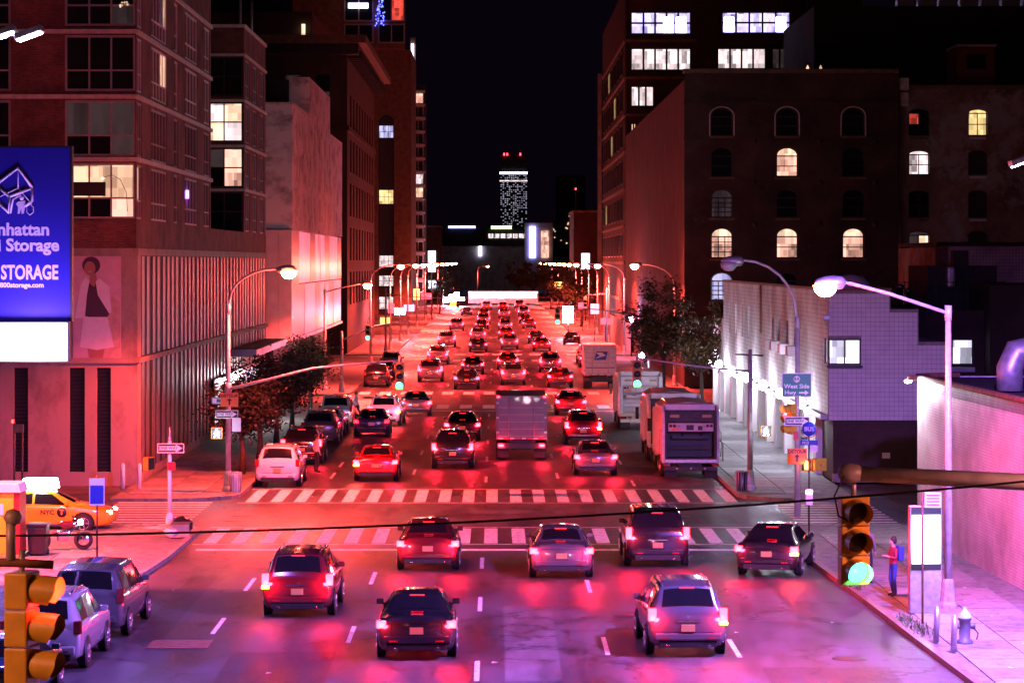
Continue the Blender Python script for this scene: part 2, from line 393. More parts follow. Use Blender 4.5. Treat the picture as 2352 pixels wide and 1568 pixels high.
def window(parent, face, plane, op, nx=2, ny=2, frame='frame_dark', pane='glass_dark', depth=.12, fw=.06, panes=True, panemats=None, split=None, name='window', proud=0):
    """window part (its frame bars) with its panes as sub-parts"""
    P = frameP(face, plane); a0, a1, c0, c1 = op[:4]; arch = op[4] if len(op) > 4 else 0
    b = MB()
    def bar(u0, u1, v0, v1, d0=depth - .03, d1=depth + .05):
        p = P(u0, v0, d0); q = P(u1, v1, d1)
        b.box(min(p[0], q[0]), max(p[0], q[0]), min(p[1], q[1]), max(p[1], q[1]), min(p[2], q[2]), max(p[2], q[2]))
    ctop = c1 - arch
    bar(a0, a0 + fw, c0, ctop); bar(a1 - fw, a1, c0, ctop); bar(a0 + fw, a1 - fw, c0, c0 + fw); bar(a0 + fw, a1 - fw, ctop - fw, ctop)
    us = [a0 + fw + (a1 - a0 - 2 * fw) * k / nx for k in range(nx + 1)]
    if split: vs_ = [c0 + fw, c0 + fw + (ctop - c0 - 2 * fw) * split, ctop - fw]; ny = 2
    else: vs_ = [c0 + fw + (ctop - c0 - 2 * fw) * k / ny for k in range(ny + 1)]
    h = fw * .4
    for u in us[1:-1]: bar(u - h, u + h, c0 + fw, ctop - fw, depth - .02, depth + .04)
    for v in vs_[1:-1]: bar(a0 + fw, a1 - fw, v - h, v + h, depth - .015, depth + .035)
    mid = (a0 + a1) / 2; hw = (a1 - a0) / 2
    if arch:
        n = 10
        for k in range(n):
            t0, t1 = math.pi * k / n, math.pi * (k + 1) / n
            q = [(mid + hw * math.cos(t0), ctop + arch * math.sin(t0)), (mid + hw * math.cos(t1), ctop + arch * math.sin(t1)),
                 (mid + (hw - fw) * math.cos(t1), ctop + (arch - fw) * math.sin(t1)), (mid + (hw - fw) * math.cos(t0), ctop + (arch - fw) * math.sin(t0))]
            b.poly([P(u, v, depth - .03) for u, v in q])
    wo = b.build(name, frame, parent, world=True)
    def pm(i, j): return (panemats or {}).get((i, j), pane)
    if panes:
        for i in range(nx):
            for j in range(ny):
                pb = MB(); pb.quad(P(us[i], vs_[j], depth + .03), P(us[i + 1], vs_[j], depth + .03), P(us[i + 1], vs_[j + 1], depth + .03), P(us[i], vs_[j + 1], depth + .03))
                pb.build('pane', pm(i, j), wo, world=True, fix=False)
    else:
        pb = MB(); pb.quad(P(a0, c0, depth + .03), P(a1, c0, depth + .03), P(a1, ctop, depth + .03), P(a0, ctop, depth + .03)); pb.build('pane', pane, wo, world=True, fix=False)
    if arch:
        pb = MB(); pb.poly([P(mid + hw * math.cos(math.pi * k / 10), ctop + arch * math.sin(math.pi * k / 10), depth + .03) for k in range(11)])
        pb.build('pane', pm('arch', 0), wo, world=True, fix=False)
    return wo
def boxpart(name, matn, parent, x0, x1, y0, y1, z0, z1, bevel=0.):
    return MB().box(x0, x1, y0, y1, z0, z1).build(name, matn, parent, world=True, bevel=bevel)

# ================================================================== GROUND, AVENUE, SIDE STREETS, PAVEMENTS
g = MB(); g.quad((-4000, -200, -.012), (4000, -200, -.012), (4000, 6000, -.012), (-4000, 6000, -.012))
tag(g.build('ground', 'ground'), 'dark paved city ground', 'ground', kind='structure')
edge = [(30, -12.6, 11.7), (58, -11.9, 10.75), (66, -11.5, 10.5), (70, -11.2, 10.4), (84, -10.5, 9.95), (95, -10.4, 9.8), (480, -10.4, 9.8), (900, -10.4, 9.8)]
def curbx(Y, side):
    for a, b_ in zip(edge, edge[1:]):
        if a[0] <= Y <= b_[0]:
            t = (Y - a[0]) / (b_[0] - a[0]); k = 1 if side < 0 else 2
            return a[k] + (b_[k] - a[k]) * t
    return edge[-1][1 if side < 0 else 2]
b = MB()
for a, c in zip(edge, edge[1:]): b.quad((a[1], a[0], 0), (a[2], a[0], 0), (c[2], c[0], 0), (c[1], c[0], 0))
avenue = tag(b.build('avenue_road', 'asphalt'), 'wide asphalt avenue running away from the camera', 'road', kind='structure')
streets = [(95, 104.5), (176, 187), (256.5, 267), (337, 348), (417.5, 428), (498, 509), (578, 590)]
for i, (y0, y1) in enumerate(streets):
    b = MB()
    for x0, x1 in ((-90, -10.4), (9.8, 90)): b.quad((x0, y0 - 3, -.003), (x1, y0 - 3, -.003), (x1, y1 + 3, -.003), (x0, y1 + 3, -.003))
    tag(b.build('cross_street', 'asphalt_side'), 'asphalt side street crossing the avenue', 'road', kind='structure')
def stripe(name, x0, x1, y0, y1, m='paint_white', z=.0045):
    b = MB(); b.quad((x0, y0, z), (x1, y0, z), (x1, y1, z), (x0, y1, z)); return b.build(name, m, avenue)
bar_me = {}
def bars(y0, y1, lines, step=.95, wid=.46, x0=-9.9, x1=9.5):
    me = MB().quad((0, 0, .0045), (wid, 0, .0045), (wid, y1 - y0, .0045), (0, y1 - y0, .0045)).mesh('crosswalk_bar', 'paint_white')
    x = x0
    while x < x1:
        o = put('crosswalk_bar', me, avenue); o.location = (x + random.uniform(-.02, .02), y0, 0); x += step
    for yl in lines: stripe('crosswalk_line', x0 - .3, x1 + .3, yl - .08, yl + .08)
bars(89.3, 94.3, (88.95, 94.65)); bars(104.6, 110.2, (104.25, 110.55)); bars(171.2, 175.2, (170.9,), 1.5, .8); bars(189, 193, (), 1.5, .8)
bars(252, 255.5, (), 1.9, 1.1); bars(268.5, 272, (), 1.9, 1.1)
for y in (87.0, 168.0, 248.5, 330, 410): stripe('stop_line', -9.9, 9.5, y, y + .55)
for xl, ys in ((5.85, (63.6, 75.4, 112, 124, 136.2, 148.5, 160, 200, 212, 224, 236)), (-7.25, (67.6, 76.5, 116, 122.4, 134, 146, 158, 203, 215, 227)), (-3.7, (66, 78, 118, 130, 142, 154, 202, 214, 226, 238)),
               (-.45, (60, 72, 82, 114, 126, 138, 150, 162, 206, 218, 230)), (2.7, (64, 76, 116, 128, 140, 152, 200, 212, 224, 236))):
    for y in ys: stripe('lane_dash', xl - .06, xl + .06, y, y + 3)
sb = MB().quad((0, 0, .0045), (3.7, 0, .0045), (3.7, .46, .0045), (0, .46, .0045)).mesh('crosswalk_bar', 'paint_white')
for x in (-14.9, 10.9):
    y = 95.3
    while y < 104.2:
        o = put('crosswalk_bar', sb, avenue); o.location = (x, y, 0); y += .98
mh = MB(); mh.lathe([(0, .012), (.34, .012), (.36, .006), (.42, .006), (.43, -.002)], n=20); mh_me = mh.mesh('manhole_cover', 'iron')
for k, (x, y) in enumerate(((8.46, 63.4), (-9.6, 97.2), (-9.5, 99.1), (3.6, 71), (-2.2, 99), (6.8, 98.5))):
    o = put('manhole_cover', mh_me); o.location = (x, y, .004)
    tag(o, ('round iron manhole cover near the right kerb', 'round iron manhole cover by the left corner, nearer the stop line', 'round iron manhole cover by the left corner, nearer the far crosswalk', 'round iron manhole cover amid the near lanes',
            'round iron manhole cover inside the crossing, left of the centre', 'round iron manhole cover inside the crossing, by the right corner')[k], 'manhole cover', 'manhole covers in the road')
o = MB().box(-8.6, -7.1, 65, 66.4, .004, .02).build('road_plate', 'rust'); tag(o, 'rusty steel plate lying on the near left lane', 'road plate')
for x0_, x1_, y0_, y1_, m_ in ((-6.4, -3.9, 58, 64.5, 'asphalt_new'), (.2, 1.5, 60, 73, 'asphalt_old'), (3.1, 5.2, 68.5, 72, 'asphalt_new'), (6.4, 8.0, 70, 77, 'asphalt_old'), (-9.2, -8.4, 66, 80, 'asphalt_new'), (-1.8, -.9, 74, 86.5, 'asphalt_new'), (6.2, 9.2, 58, 62, 'asphalt_new'), (-8.0, -4.5, 96.3, 98.6, 'asphalt_new'), (-1.0, 3.8, 99.8, 101.2, 'asphalt_old'), (4.6, 8.8, 96, 99.5, 'asphalt_new'),
                                 (5.95, 9.6, 112, 166, 'asphalt_old'), (-3.4, -2.2, 112, 131, 'asphalt_new'), (2.9, 3.8, 131, 150, 'asphalt_new'), (-6.6, -4, 127, 134, 'asphalt_old'), (-3, 3, 200, 203, 'asphalt_new')):
    stripe('asphalt_patch', x0_, x1_, y0_, y1_, m_, .0022)
# ---- pavements: slab with rounded corners, flags and kerb stones as pieces
flag_me = [MB().box(-.735, .735, -.735, .735, 0, .03).mesh('paving_flag', m, bevel=.008) for m in ('concrete', 'concrete_b')]
def arc(cx, cy_, r, a0, a1, n=6): return [(cx + r * math.cos(R(a0 + (a1 - a0) * k / n)), cy_ + r * math.sin(R(a0 + (a1 - a0) * k / n))) for k in range(n + 1)]
def pavement(side, y0, y1, xb, flags=None, round0=2.2, round1=2.2, kerbs=True, kmat='kerb'):
    s = side; ys = [y0 + round0] + [e[0] for e in edge if y0 + round0 < e[0] < y1 - round1] + [y1 - round1]
    line = [(curbx(y, s), y) for y in ys]
    pts = []
    if round0: cx = line[0][0] + s * round0; pts += [(cx - s * (round0 * math.sin(R(a))), line[0][1] - round0 * math.cos(R(a))) for a in range(0, 90, 15)]
    pts += line
    if round1: cx = line[-1][0] + s * round1; pts += [(cx - s * round1 * math.cos(R(a)), line[-1][1] + round1 * math.sin(R(a))) for a in range(15, 91, 15)]
    poly = [(xb, y0)] + pts + [(xb, y1)]
    p = MB().prism(poly, 'XY', -.01, .108).build('pavement', 'concrete_b')
    tag(p, 'concrete pavement along the avenue', 'pavement', kind='structure')
    if flags:
        fx0, fx1, fy0, fy1 = flags; nx = int((fx1 - fx0) / 1.5); ny = int((fy1 - fy0) / 1.5)
        for i in range(nx):
            for j in range(ny):
                x, y = fx0 + .75 + 1.5 * i, fy0 + .75 + 1.5 * j
                o = put('paving_flag', flag_me[random.random() < .4], p); o.location = (x, y, .1085 + random.uniform(0, .006)); o.rotation_euler = (random.uniform(-.003, .003), random.uniform(-.003, .003), 0)
    if kerbs:
        for a, c in zip(pts, pts[1:]):
            L = math.hypot(c[0] - a[0], c[1] - a[1]); n = max(1, round(L / 2.5))
            if n > 30: n = 30
            for k in range(n):
                t0, t1 = (k + .004) / n, (k + .996) / n
                q0 = Vector((a[0] + (c[0] - a[0]) * t0, a[1] + (c[1] - a[1]) * t0, 0)); q1 = Vector((a[0] + (c[0] - a[0]) * t1, a[1] + (c[1] - a[1]) * t1, 0))
                d = (q1 - q0).normalized(); nn = Vector((-d.y, d.x, 0)) * (.1)
                kb = MB(); kb.v = [tuple(v) for v in (q0 - nn + Vector((0, 0, -.01)), q1 - nn + Vector((0, 0, -.01)), q1 + nn + Vector((0, 0, -.01)), q0 + nn + Vector((0, 0, -.01)), q0 - nn + Vector((0, 0, .146)), q1 - nn + Vector((0, 0, .146)), q1 + nn + Vector((0, 0, .146)), q0 + nn + Vector((0, 0, .146)))]
                for q in ((0, 3, 2, 1), (4, 5, 6, 7), (0, 1, 5, 4), (1, 2, 6, 5), (2, 3, 7, 6), (3, 0, 4, 7)): kb.face(q)
                kb.build('kerb_stone', kmat, p)
    return p
pavement(-1, 32, 94.6, -60, (-20, -12.3, 58, 86), 0)
pavement(1, 32, 94.6, 60, (11.1, 14.4, 58, 91), 0, kmat='steel_kerb')
pavement(-1, 104.9, 176, -15.3, (-14.9, -10.7, 107, 126))
pavement(1, 104.9, 176, 14.3, (10.2, 14.2, 107, 150))
for a, c in zip(streets[1:], streets[2:]):
    pavement(-1, a[1] + .4, c[0], -15.3, kerbs=False); pavement(1, a[1] + .4, c[0], 14.3, kerbs=False)

# ================================================================== BUILDINGS
def bld(name, label, loc, cat='building', group=None): return thing(name, label, cat, loc, 0, group)
# ---- brick apartment block over a concrete garage, left
AX = -15.2; AY = 112.0
A = bld('apartment_block', 'red brick apartment block with corner windows over a concrete garage with vertical fins', (AX, AY, 0))
boxpart('core', 'roof_dark', A, AX - 45, AX - .5, AY + .5, 141.5, 10, 23.3)
boxpart('core', 'roof_dark', A, AX - 45, AX - .5, 160.5, 175, 10, 23.3)
boxpart('core', 'roof_dark', A, AX - 45, AX - 6, 141.5, 160.5, 10, 22.6)
# garage front and flank
gl = [(-20.4 + .0, -19.8, .6, 5.0), (-18.05, -17.4, .6, 5.0), (-16.9, -16.3, .6, 5.0)]
wall(A, 'garage_wall', 'garage_concrete', 'front', AY, AX - 45, AX, 0, 10.05, gl, .3)
for k, o in enumerate(gl):
    lf = boxpart('louvre', 'louvre', A, o[0], o[1], AY + .2, AY + .26, o[2], o[3])
    sl = MB().box(o[0] + .02, o[1] - .02, AY + .1, AY + .18, 0, .05).mesh('slat', 'louvre')
    z = o[2] + .05
    while z < o[3] - .08:
        s_ = put('slat', sl, lf); s_.location = (-AX, -AY, z); z += .16
boxpart('ledge', 'garage_concrete', A, AX - 45, AX + .12, AY - .12, AY - .002, 5.2, 5.42)
boxpart('ledge', 'garage_concrete', A, AX + .002, AX + .12, AY, 175, 5.2, 5.42)
boxpart('garage_flank', 'louvre', A, AX - .5, AX - .05, AY + .02, 175, 0, 10.05)
boxpart('fin_head', 'garage_concrete', A, AX - .049, AX + .05, AY + .01, 175, 9.75, 10.05)
boxpart('fin_sill', 'garage_concrete', A, AX - .049, AX + .03, AY + .01, 175, 0, .45)
boxpart('corner_pier', 'garage_concrete', A, AX - .049, AX + .03, AY + .01, AY + 1.1, .452, 9.748)
f1 = MB().box(0, .05, 0, .85, 0, 4.26).mesh('fin', 'fin'); f2 = MB().box(0, .05, 0, .85, 0, 4.7).mesh('fin', 'fin')
y = AY + 1.6
while y < 174.5:
    for me, z in ((f1, 5.45), (f2, .46)):
        o = put('fin', me, A); o.location = (-.048, y - AY, z)
    y += 1.62 + random.choice((0, 0, .35))
boxpart('brick_band', 'brick_red', A, AX - 45, AX - .02, AY + .02, 175, 10.06, 11.25)
FL = [11.3, 13.95, 16.7, 19.45, 22.2]
# front face bays
cols = [(AX - 7.6, AX - 5.35), (AX - 3.05, AX - .08)]
ops = [(c[0], c[1], z, min(z + 2.35, 23.2)) for z in FL[:4] for c in cols]
ops += [(AX - 12.6, AX - 9.4, z, z + 2.35) for z in FL[:4]]
wall(A, 'front_wall', 'brick_red', 'front', AY + .05, AX - 45, AX - .05, 11.26, 23.6, ops, .3)
for i, z in enumerate(FL[:4]):
    for j, c in enumerate(cols + [(AX - 12.6, AX - 9.4)]):
        lit = (i == 0 and j == 1)
        pm = {(0, 1): 'win_warm', (1, 1): 'win_warm', (2, 1): 'win_warm', (2, 0): 'win_pink'} if lit else {}
        if i == 3 and j == 1: pm = {(2, 0): 'win_dim'}
        if i == 1 and j == 1: pm = {(0, 1): 'win_dim', (1, 1): 'win_dim', (2, 1): 'win_dim', (2, 0): 'win_dim'}
        window(A, 'front', AY + .05, (c[0], c[1], z, z + 2.35), 3 if j == 1 else 2, 2, 'frame_grey', 'glass_dark', .06, .09, True, pm, split=.36)
    boxpart('string_course', 'string_course', A, AX - 45, AX + .06, AY - .06, AY + .045, z + 2.42, z + 2.6)
    boxpart('string_course', 'string_course', A, AX - .045, AX + .06, AY + .046, 141.5, z + 2.42, z + 2.6)
# things seen in the lit flat
lf = thing('arc_lamp', 'slim arched floor lamp with a globe in the lit flat window', 'lamp', (AX - .9, AY + .03, 12.2))
MB().tube([(.5, 0, -.6), (.45, 0, .2), (.2, 0, .75), (-.15, 0, .95), (-.5, 0, .85)], .012, 6).build('stem', 'black', lf); MB().lathe([(0, -.08), (.08, -.03), (.08, .03), (0, .08)], c=(-.55, 0, .8), n=10).build('globe', 'win_warm_hot', lf)
for k, x in enumerate((AX - 2.55, AX - 1.75)):
    o = boxpart('picture', 'black', None, x - .42, x + .42, AY + .04, AY + .09, 12.26, 12.85); tag(o, ('dark framed picture in the lit flat window, beside the billboard', 'dark framed picture in the lit flat window, under the lamp globe')[k], 'picture')
ch = thing('chandelier', 'small glowing chandelier in the top corner flat window', 'chandelier', (AX - .55, AY + .02, 20.35))
for q in range(9):
    a = q * .7; MB().lathe([(0, -.05), (.05, 0), (0, .05)], c=(.16 * math.cos(a), .0, .1 * math.sin(a * 1.7)), n=6).build('bulb', 'win_warm_hot', ch)
MB().tube([(0, 0, 0), (0, 0, .35)], .015, 5).build('stem', 'black', ch)
# flank windows
fy = [(112.5, 114.0, 2), (117.1, 122.6, 5), (125.4, 126.9, 1), (129.8, 135.1, 4), (138.2, 140.9, 2)]
ops = [(a, c, z, z + 2.3) for z in FL[:4] for a, c, n in fy]
wall(A, 'flank_wall', 'brick_red', 'east', AX - .05, AY + .05, 141.5, 11.26, 23.6, ops, .3)
for i, z in enumerate(FL[:4]):
    for j, (a, c, n) in enumerate(fy):
        pm = {}
        if (i, j) in ((2, 1), (3, 1)): pm = {(4, 1): 'win_warm', (3, 1): 'win_warm' if i == 2 else 'win_dim'}
        if (i, j) == (0, 0): pm = {(0, 1): 'win_warm_hot'}
        window(A, 'east', AX - .05, (a, c, z, z + 2.3), n, 2, 'frame_white' if i > 1 else 'frame_grey', 'glass_dark', .06, .09, True, pm, split=.32)
o = boxpart('lantern', 'violet_small', None, AX - .1, AX - .02, 130.6, 131.1, 12.6, 13.0); tag(o, 'small glowing violet lantern in an apartment window', 'lantern')
# second wing
ops = [(-17.6, AX - .1, z, z + 2.4) for z in FL[:4]]
wall(A, 'front_wall', 'brick_red', 'front', 160, AX - 20, AX - .05, 11.26, 23.6, ops, .3)
for i, z in enumerate(FL[:4]):
    pm = {(0, 0): 'win_warm_hot', (1, 0): 'win_white', (0, 1): 'win_white', (1, 1): 'win_warm_hot'} if i == 2 else ({(1, 0): 'win_pink', (1, 1): 'win_pink', (0, 1): 'win_dim'} if i == 1 else {})
    window(A, 'front', 160, (-17.6, AX - .1, z, z + 2.4), 2, 2, 'frame_dark', 'glass_dark', .06, .1, True, pm)
    boxpart('string_course', 'string_course', A, AX - 20, AX + .06, 159.9, 159.995, z + 2.42, z + 2.58); boxpart('string_course', 'string_course', A, AX - .045, AX + .06, 160, 175, z + 2.42, z + 2.58)
fy2 = [(161, 163.5, 2), (166, 168.5, 2), (171, 173.5, 2)]
wall(A, 'flank_wall', 'brick_red', 'east', AX - .05, 160, 175, 11.26, 23.6, [(a, c, z, z + 2.3) for z in FL[:4] for a, c, n in fy2], .3)
for i, z in enumerate(FL[:4]):
    for a, c, n in fy2: window(A, 'east', AX - .05, (a, c, z, z + 2.3), n, 2, 'frame_grey', 'glass_dark', .06, .09, True, {}, split=.32)
boxpart('parapet', 'string_course', A, AX - 45, AX + .05, AY - .05, 141.5, 23.6, 23.8); boxpart('parapet', 'string_course', A, AX - 20, AX + .05, 159.95, 175, 23.6, 23.8)
# street-level glow canopy at the far end of the garage
sg = thing('lit_sign_canopy', 'pink lit fascia canopy on the garage flank behind the tree', 'canopy', (AX, 158, 4.4))
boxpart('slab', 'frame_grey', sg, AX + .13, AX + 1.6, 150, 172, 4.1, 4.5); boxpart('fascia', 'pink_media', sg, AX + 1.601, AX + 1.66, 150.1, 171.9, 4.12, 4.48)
# poster of a walking woman on the garage front
po = thing('wall_poster', 'tall pale fashion poster of a woman in a white skirt on the garage wall', 'poster', (-17.0, AY - .03, 5.4))
mat('print_pink', (.62, .42, .48), .5, vary=.1); mat('print_white', (.78, .70, .74), .5, vary=.06); mat('print_skin', (.36, .17, .13), .5, vary=.05); mat('print_dark', (.05, .02, .05), .5, vary=0); mat('print_tan', (.55, .36, .30), .5, vary=.15, scale=4)
x0, x1, z0, z1 = xat(168, AY), xat(278, AY), zat(825, AY), zat(588, AY)
def PX(u): return x0 + (x1 - x0) * u
def PZ(v): return z0 + (z1 - z0) * v
boxpart('sheet', 'print_pink', po, x0, x1, AY - .03, AY - .003, z0, z1)
def shape(name, m, pts, lay): MB().prism([(PX(u), PZ(v)) for u, v in pts], 'XZ', AY - .03 - .003 * lay, AY - .031 - .003 * (lay - 1)).build(name, m, po, world=True)
shape('print_background', 'print_tan', [(.62, .02), (.99, .02), (.99, .55), (.80, .62), (.68, .5)], 1)
shape('print_legs', 'print_skin', [(.34, .0), (.62, .0), (.68, .16), (.28, .16)], 2)
shape('print_jacket', 'print_white', [(.04, .40), (.16, .72), (.26, .80), (.40, .74), (.56, .78), (.76, .70), (.80, .46), (.66, .40), (.5, .42), (.2, .40)], 2)
shape('print_top', 'print_dark', [(.25, .42), (.29, .62), (.36, .80), (.46, .78), (.52, .62), (.76, .44), (.70, .40), (.4, .40)], 3)
shape('print_skirt', 'print_white', [(.14, .12), (.22, .41), (.72, .41), (.86, .12), (.5, .09)], 4)
shape('print_neck', 'print_skin', [(.34, .74), (.44, .70), (.50, .78), (.47, .84), (.36, .84)], 4)
shape('print_hair', 'print_dark', [(.38 + .19 * math.cos(t * .4), .91 + .085 * math.sin(t * .4)) for t in range(16)], 5)
shape('print_face', 'print_skin', [(.35 + .12 * math.cos(t * .4), .88 + .07 * math.sin(t * .4)) for t in range(16)], 6)
shape('print_smile', 'print_white', [(.30, .855), (.35, .845), (.41, .858), (.35, .85)], 7)
# rooftop masts behind
for k, (px, h) in enumerate(((552, 34), (578, 33))):
    o = MB().tube([(xat(px, 168), 168, 23.3), (xat(px, 168), 168, h - 7)], .09, 6).build('roof_mast', 'galv'); tag(o, ('pale rooftop mast on the brick block, left one', 'pale rooftop mast on the brick block, right one')[k], 'mast', 'roof masts')

# ---- old limewashed building with stepped attic
B = bld('limewashed_building', 'weathered white limewashed building with a stepped attic and pink lit panels below', (-15.2, 198, 0))
bx = -15.25
boxpart('body', 'limewash', B, -40, bx, 198, 262, 11.9, 21.2)
boxpart('attic', 'limewash', B, -16.9, bx, 216, 243, 21.2, 24.5); boxpart('attic_back', 'roof_dark', B, -40, -16.95, 216, 243, 21.21, 24.3)
boxpart('coping', 'string_course', B, -40.1, bx + .08, 197.92, 215.9, 21.2, 21.38)
boxpart('cladding_box', 'panel_white', B, -17.2, bx - .02, 197.6, 205, 3.6, 11.88)
for k in range(4):
    for j in range(2):
        boxpart('panel', 'panel_white', B, -17.19 + .985 * j, -17.19 + .985 * j + .95, 197.53, 197.595, 3.62 + 2.07 * k, 3.62 + 2.07 * k + 2.0)
for k in range(9):
    for j in range(2):
        y = 205.2 + k * 6.2
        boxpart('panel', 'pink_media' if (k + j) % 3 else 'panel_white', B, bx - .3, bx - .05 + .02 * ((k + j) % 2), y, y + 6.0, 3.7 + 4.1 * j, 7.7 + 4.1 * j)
boxpart('ground_floor', 'black', B, -40, bx - 1.5, 199, 262, 0, 3.55)
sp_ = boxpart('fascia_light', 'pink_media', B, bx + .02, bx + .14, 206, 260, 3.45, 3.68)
wn = MB().box(0, .1, 0, 1.2, 0, 1.9).mesh('blocked_window', 'string_course')
for r_ in range(3):
    for k in range(8):
        o = put('blocked_window', wn, B); o.location = (bx + 15.2 - .06, 4 + k * 6.6, 12.9 + r_ * 2.7)
# ---- dark brick warehouse with a deep cornice
Cb = bld('cornice_warehouse', 'dark brick warehouse with a deep overhanging cornice', (-15.2, 270, 0))
ops = [(275 + k * 6, 278 + k * 6, 5 + r_ * 4.6, 8.4 + r_ * 4.6) for k in range(9) for r_ in range(5)]
wall(Cb, 'flank_wall', 'brick_dark', 'east', -15.2, 270, 330, 0, 30.5, ops, .4)
for o in ops: window(Cb, 'east', -15.2, o, 1, 2, 'frame_dark', 'glass_dark', .2, .12, False)
fo = [(-34 + k * 3.1, -32.4 + k * 3.1, 25.0, 28.6) for k in range(6)]
wall(Cb, 'front_wall', 'brick_dark', 'front', 270, -60, -15.2, 0, 30.5, fo, .4)
for k, o in enumerate(fo): window(Cb, 'front', 270, o, 1, 2, 'frame_dark', 'win_dim' if k == 4 else 'glass_dark', .2, .12, True, {(0, 0): 'win_dim'} if k == 5 else {})
boxpart('frieze', 'brick_dark', Cb, -60, -15.0, 269.8, 330, 22.8, 23.3)
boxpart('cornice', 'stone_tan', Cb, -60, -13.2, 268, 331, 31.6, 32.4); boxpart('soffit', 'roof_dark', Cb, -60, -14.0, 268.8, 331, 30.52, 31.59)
mo = MB().box(0, 1.4, 0, .5, 0, .8).mesh('bracket', 'roof_dark')
for k in range(24):
    o = put('bracket', mo, Cb); o.location = (.02, 1 + k * 2.5, 30.2)
# ---- tan tower with the tall arched recess
T = bld('tan_tower', 'tall tan brick tower with an arched recess and lit windows on the left', (-21, 470, 0))
tx0, tx1 = xat(862, 470), xat(944, 470); S = F / 470
boxpart('body', 'stone_tan', T, tx0 - 20, tx1, 472, 500, 0, 47)
aop = (xat(868, 470), xat(905, 470), 0, zat(262, 470), 1.6)
wall(T, 'front_wall', 'stone_tan', 'front', 470, tx0 - 20, tx1 - .01, 0, zat(115, 470), [aop], 1.6)
boxpart('recess', 'black', T, aop[0] - .5, aop[1] + .5, 471.5, 471.9, 0, aop[3])
for k, (py, m, h_) in enumerate(((302, 'win_cool', 30), (452, 'win_yellow', 34), (600, 'win_white', 28), (645, 'win_white', 26), (696, 'win_white', 30), (215, 'win_white', 20))):
    z = zat(py, 470); hh = h_ / S / 2
    window(T, 'front', 471.3, (aop[0] + .1, aop[1] - .1, z - hh, z + hh), 3, 2, 'frame_dark', m, .05, .1, True)
for k, (pz0, pz1) in enumerate(((-20, 50), (55, 100))):
    for j, (xa, xb) in enumerate(((790, 858), (868, 930))):
        z0_, z1_ = zat(pz1, 466), zat(pz0, 466)
        window(T, 'front', 466, (xat(xa, 466), xat(xb, 466), z0_, z1_), 2, 1, 'frame_grey', 'glass_dark', .0, .25, True, {(1, 0): 'win_red'} if (j == 1 and k == 0) else {}, name='bay_window')
boxpart('upper_block', 'stone_tan', T, tx0 - 30, tx1 - 1, 466.2, 471.8, zat(112, 466), 60)
st = MB()
for k in range(40): st.cbox((xat(862 + random.random() * 22, 465.6), 465.6, zat(random.uniform(0, 60), 465.6)), (.14, .1, .18))
st.build('string_lights', 'blue_string', T, world=True)['kind'] = 'stuff'
boxpart('sign_strip', 'strip_white', T, xat(800, 466), xat(846, 466), 465.6, 465.7, zat(20, 466), zat(8, 466))
# ---- slim balcony tower
SB = bld('balcony_tower', 'slim dark tower with white balcony slabs behind the tan tower', (-15.2, 560, 0))
boxpart('body', 'brick_dark', SB, -34, xat(974, 560), 562, 580, 0, zat(195, 560))
for k in range(15):
    z = zat(212 + 31 * k, 560)
    boxpart('balcony_slab', 'frame_white', SB, xat(944, 560), xat(976, 560), 560, 561.95, z, z + .45)
    m = {0: 'win_pink', 6: 'win_white', 7: 'win_warm_hot'}.get(k, 'glass_dark')
    window(SB, 'front', 561.6, (xat(948, 560), xat(972, 560), z - 2.3, z - .1), 2, 1, 'frame_white', m, .0, .12, True)
boxpart('roof_lantern', 'strip_white', SB, xat(944, 560), xat(950, 560), 561, 561.5, zat(140, 560), zat(100, 560)); boxpart('roof_lantern', 'win_yellow', SB, xat(946, 560), xat(953, 560), 561, 561.5, zat(182, 560), zat(150, 560))
boxpart('roof_tower', 'stone_tan', SB, xat(942, 560), xat(954, 560), 561.6, 563, zat(195, 560), zat(85, 560))
# ---- hidden mid-rise behind the brick block, dark
D = bld('dark_midrise', 'unlit dark mid-rise behind the limewashed building, left', (-30, 300, 0))
boxpart('body', 'brick_dark', D, -75, -24, 345, 400, 0, 42); boxpart('penthouse', 'roof_dark', D, -50, -30, 350, 390, 42, 60)
boxpart('wall_light', 'win_warm_hot', D, xat(692, 344), xat(700, 344), 344.4, 344.9, zat(80, 344), zat(55, 344)); boxpart('ledge_light', 'win_dim', D, xat(650, 344), xat(730, 344), 344.4, 344.9, zat(96, 344), zat(86, 344))

# ---- white block building with wall lamps, right
WX, WY = 14.15, 113.0
Wb = bld('white_block_building', 'white block building with stepped parapet, narrow windows and a row of wall lamps', (WX, WY, 0))
cw = (WX + .0, WX + 1.42, zat(838, WY), zat(778, WY))
steps = [(WX, xat(2045, WY), zat(668, WY)), (xat(2045, WY), xat(2110, WY), zat(710, WY)), (xat(2110, WY), xat(2180, WY), zat(785, WY))]
zb = zat(965, WY)
for k, (a, c, z) in enumerate(steps):
    wall(Wb, 'front_wall', 'mortar', 'front', WY + .02, a + .02 * (k == 0), c, zb, z, [(WX + .02, cw[1], cw[2], cw[3])] if k == 0 else [], .2)
TS = .2; tl = MB().box(.007, TS - .007, 0, .018, .007, TS - .007).mesh('wall_tile', 'tile_white'); spots = []
for r_ in range(int((steps[0][2] - zb) / TS)):
    z = zb + TS * r_
    for q in range(int((steps[2][1] - WX) / TS)):
        x = WX + .02 + TS * q
        zt = next((st_[2] for st_ in steps if x + TS <= st_[1] + .03), 0)
        if z + TS > zt + .02 or (x < cw[1] and cw[2] - TS < z < cw[3]): continue
        spots.append((x, z))
spots.sort(key=lambda q: (abs(q[0] - WX - 1.6), abs(q[1] - 6.2)))
restt = MB()
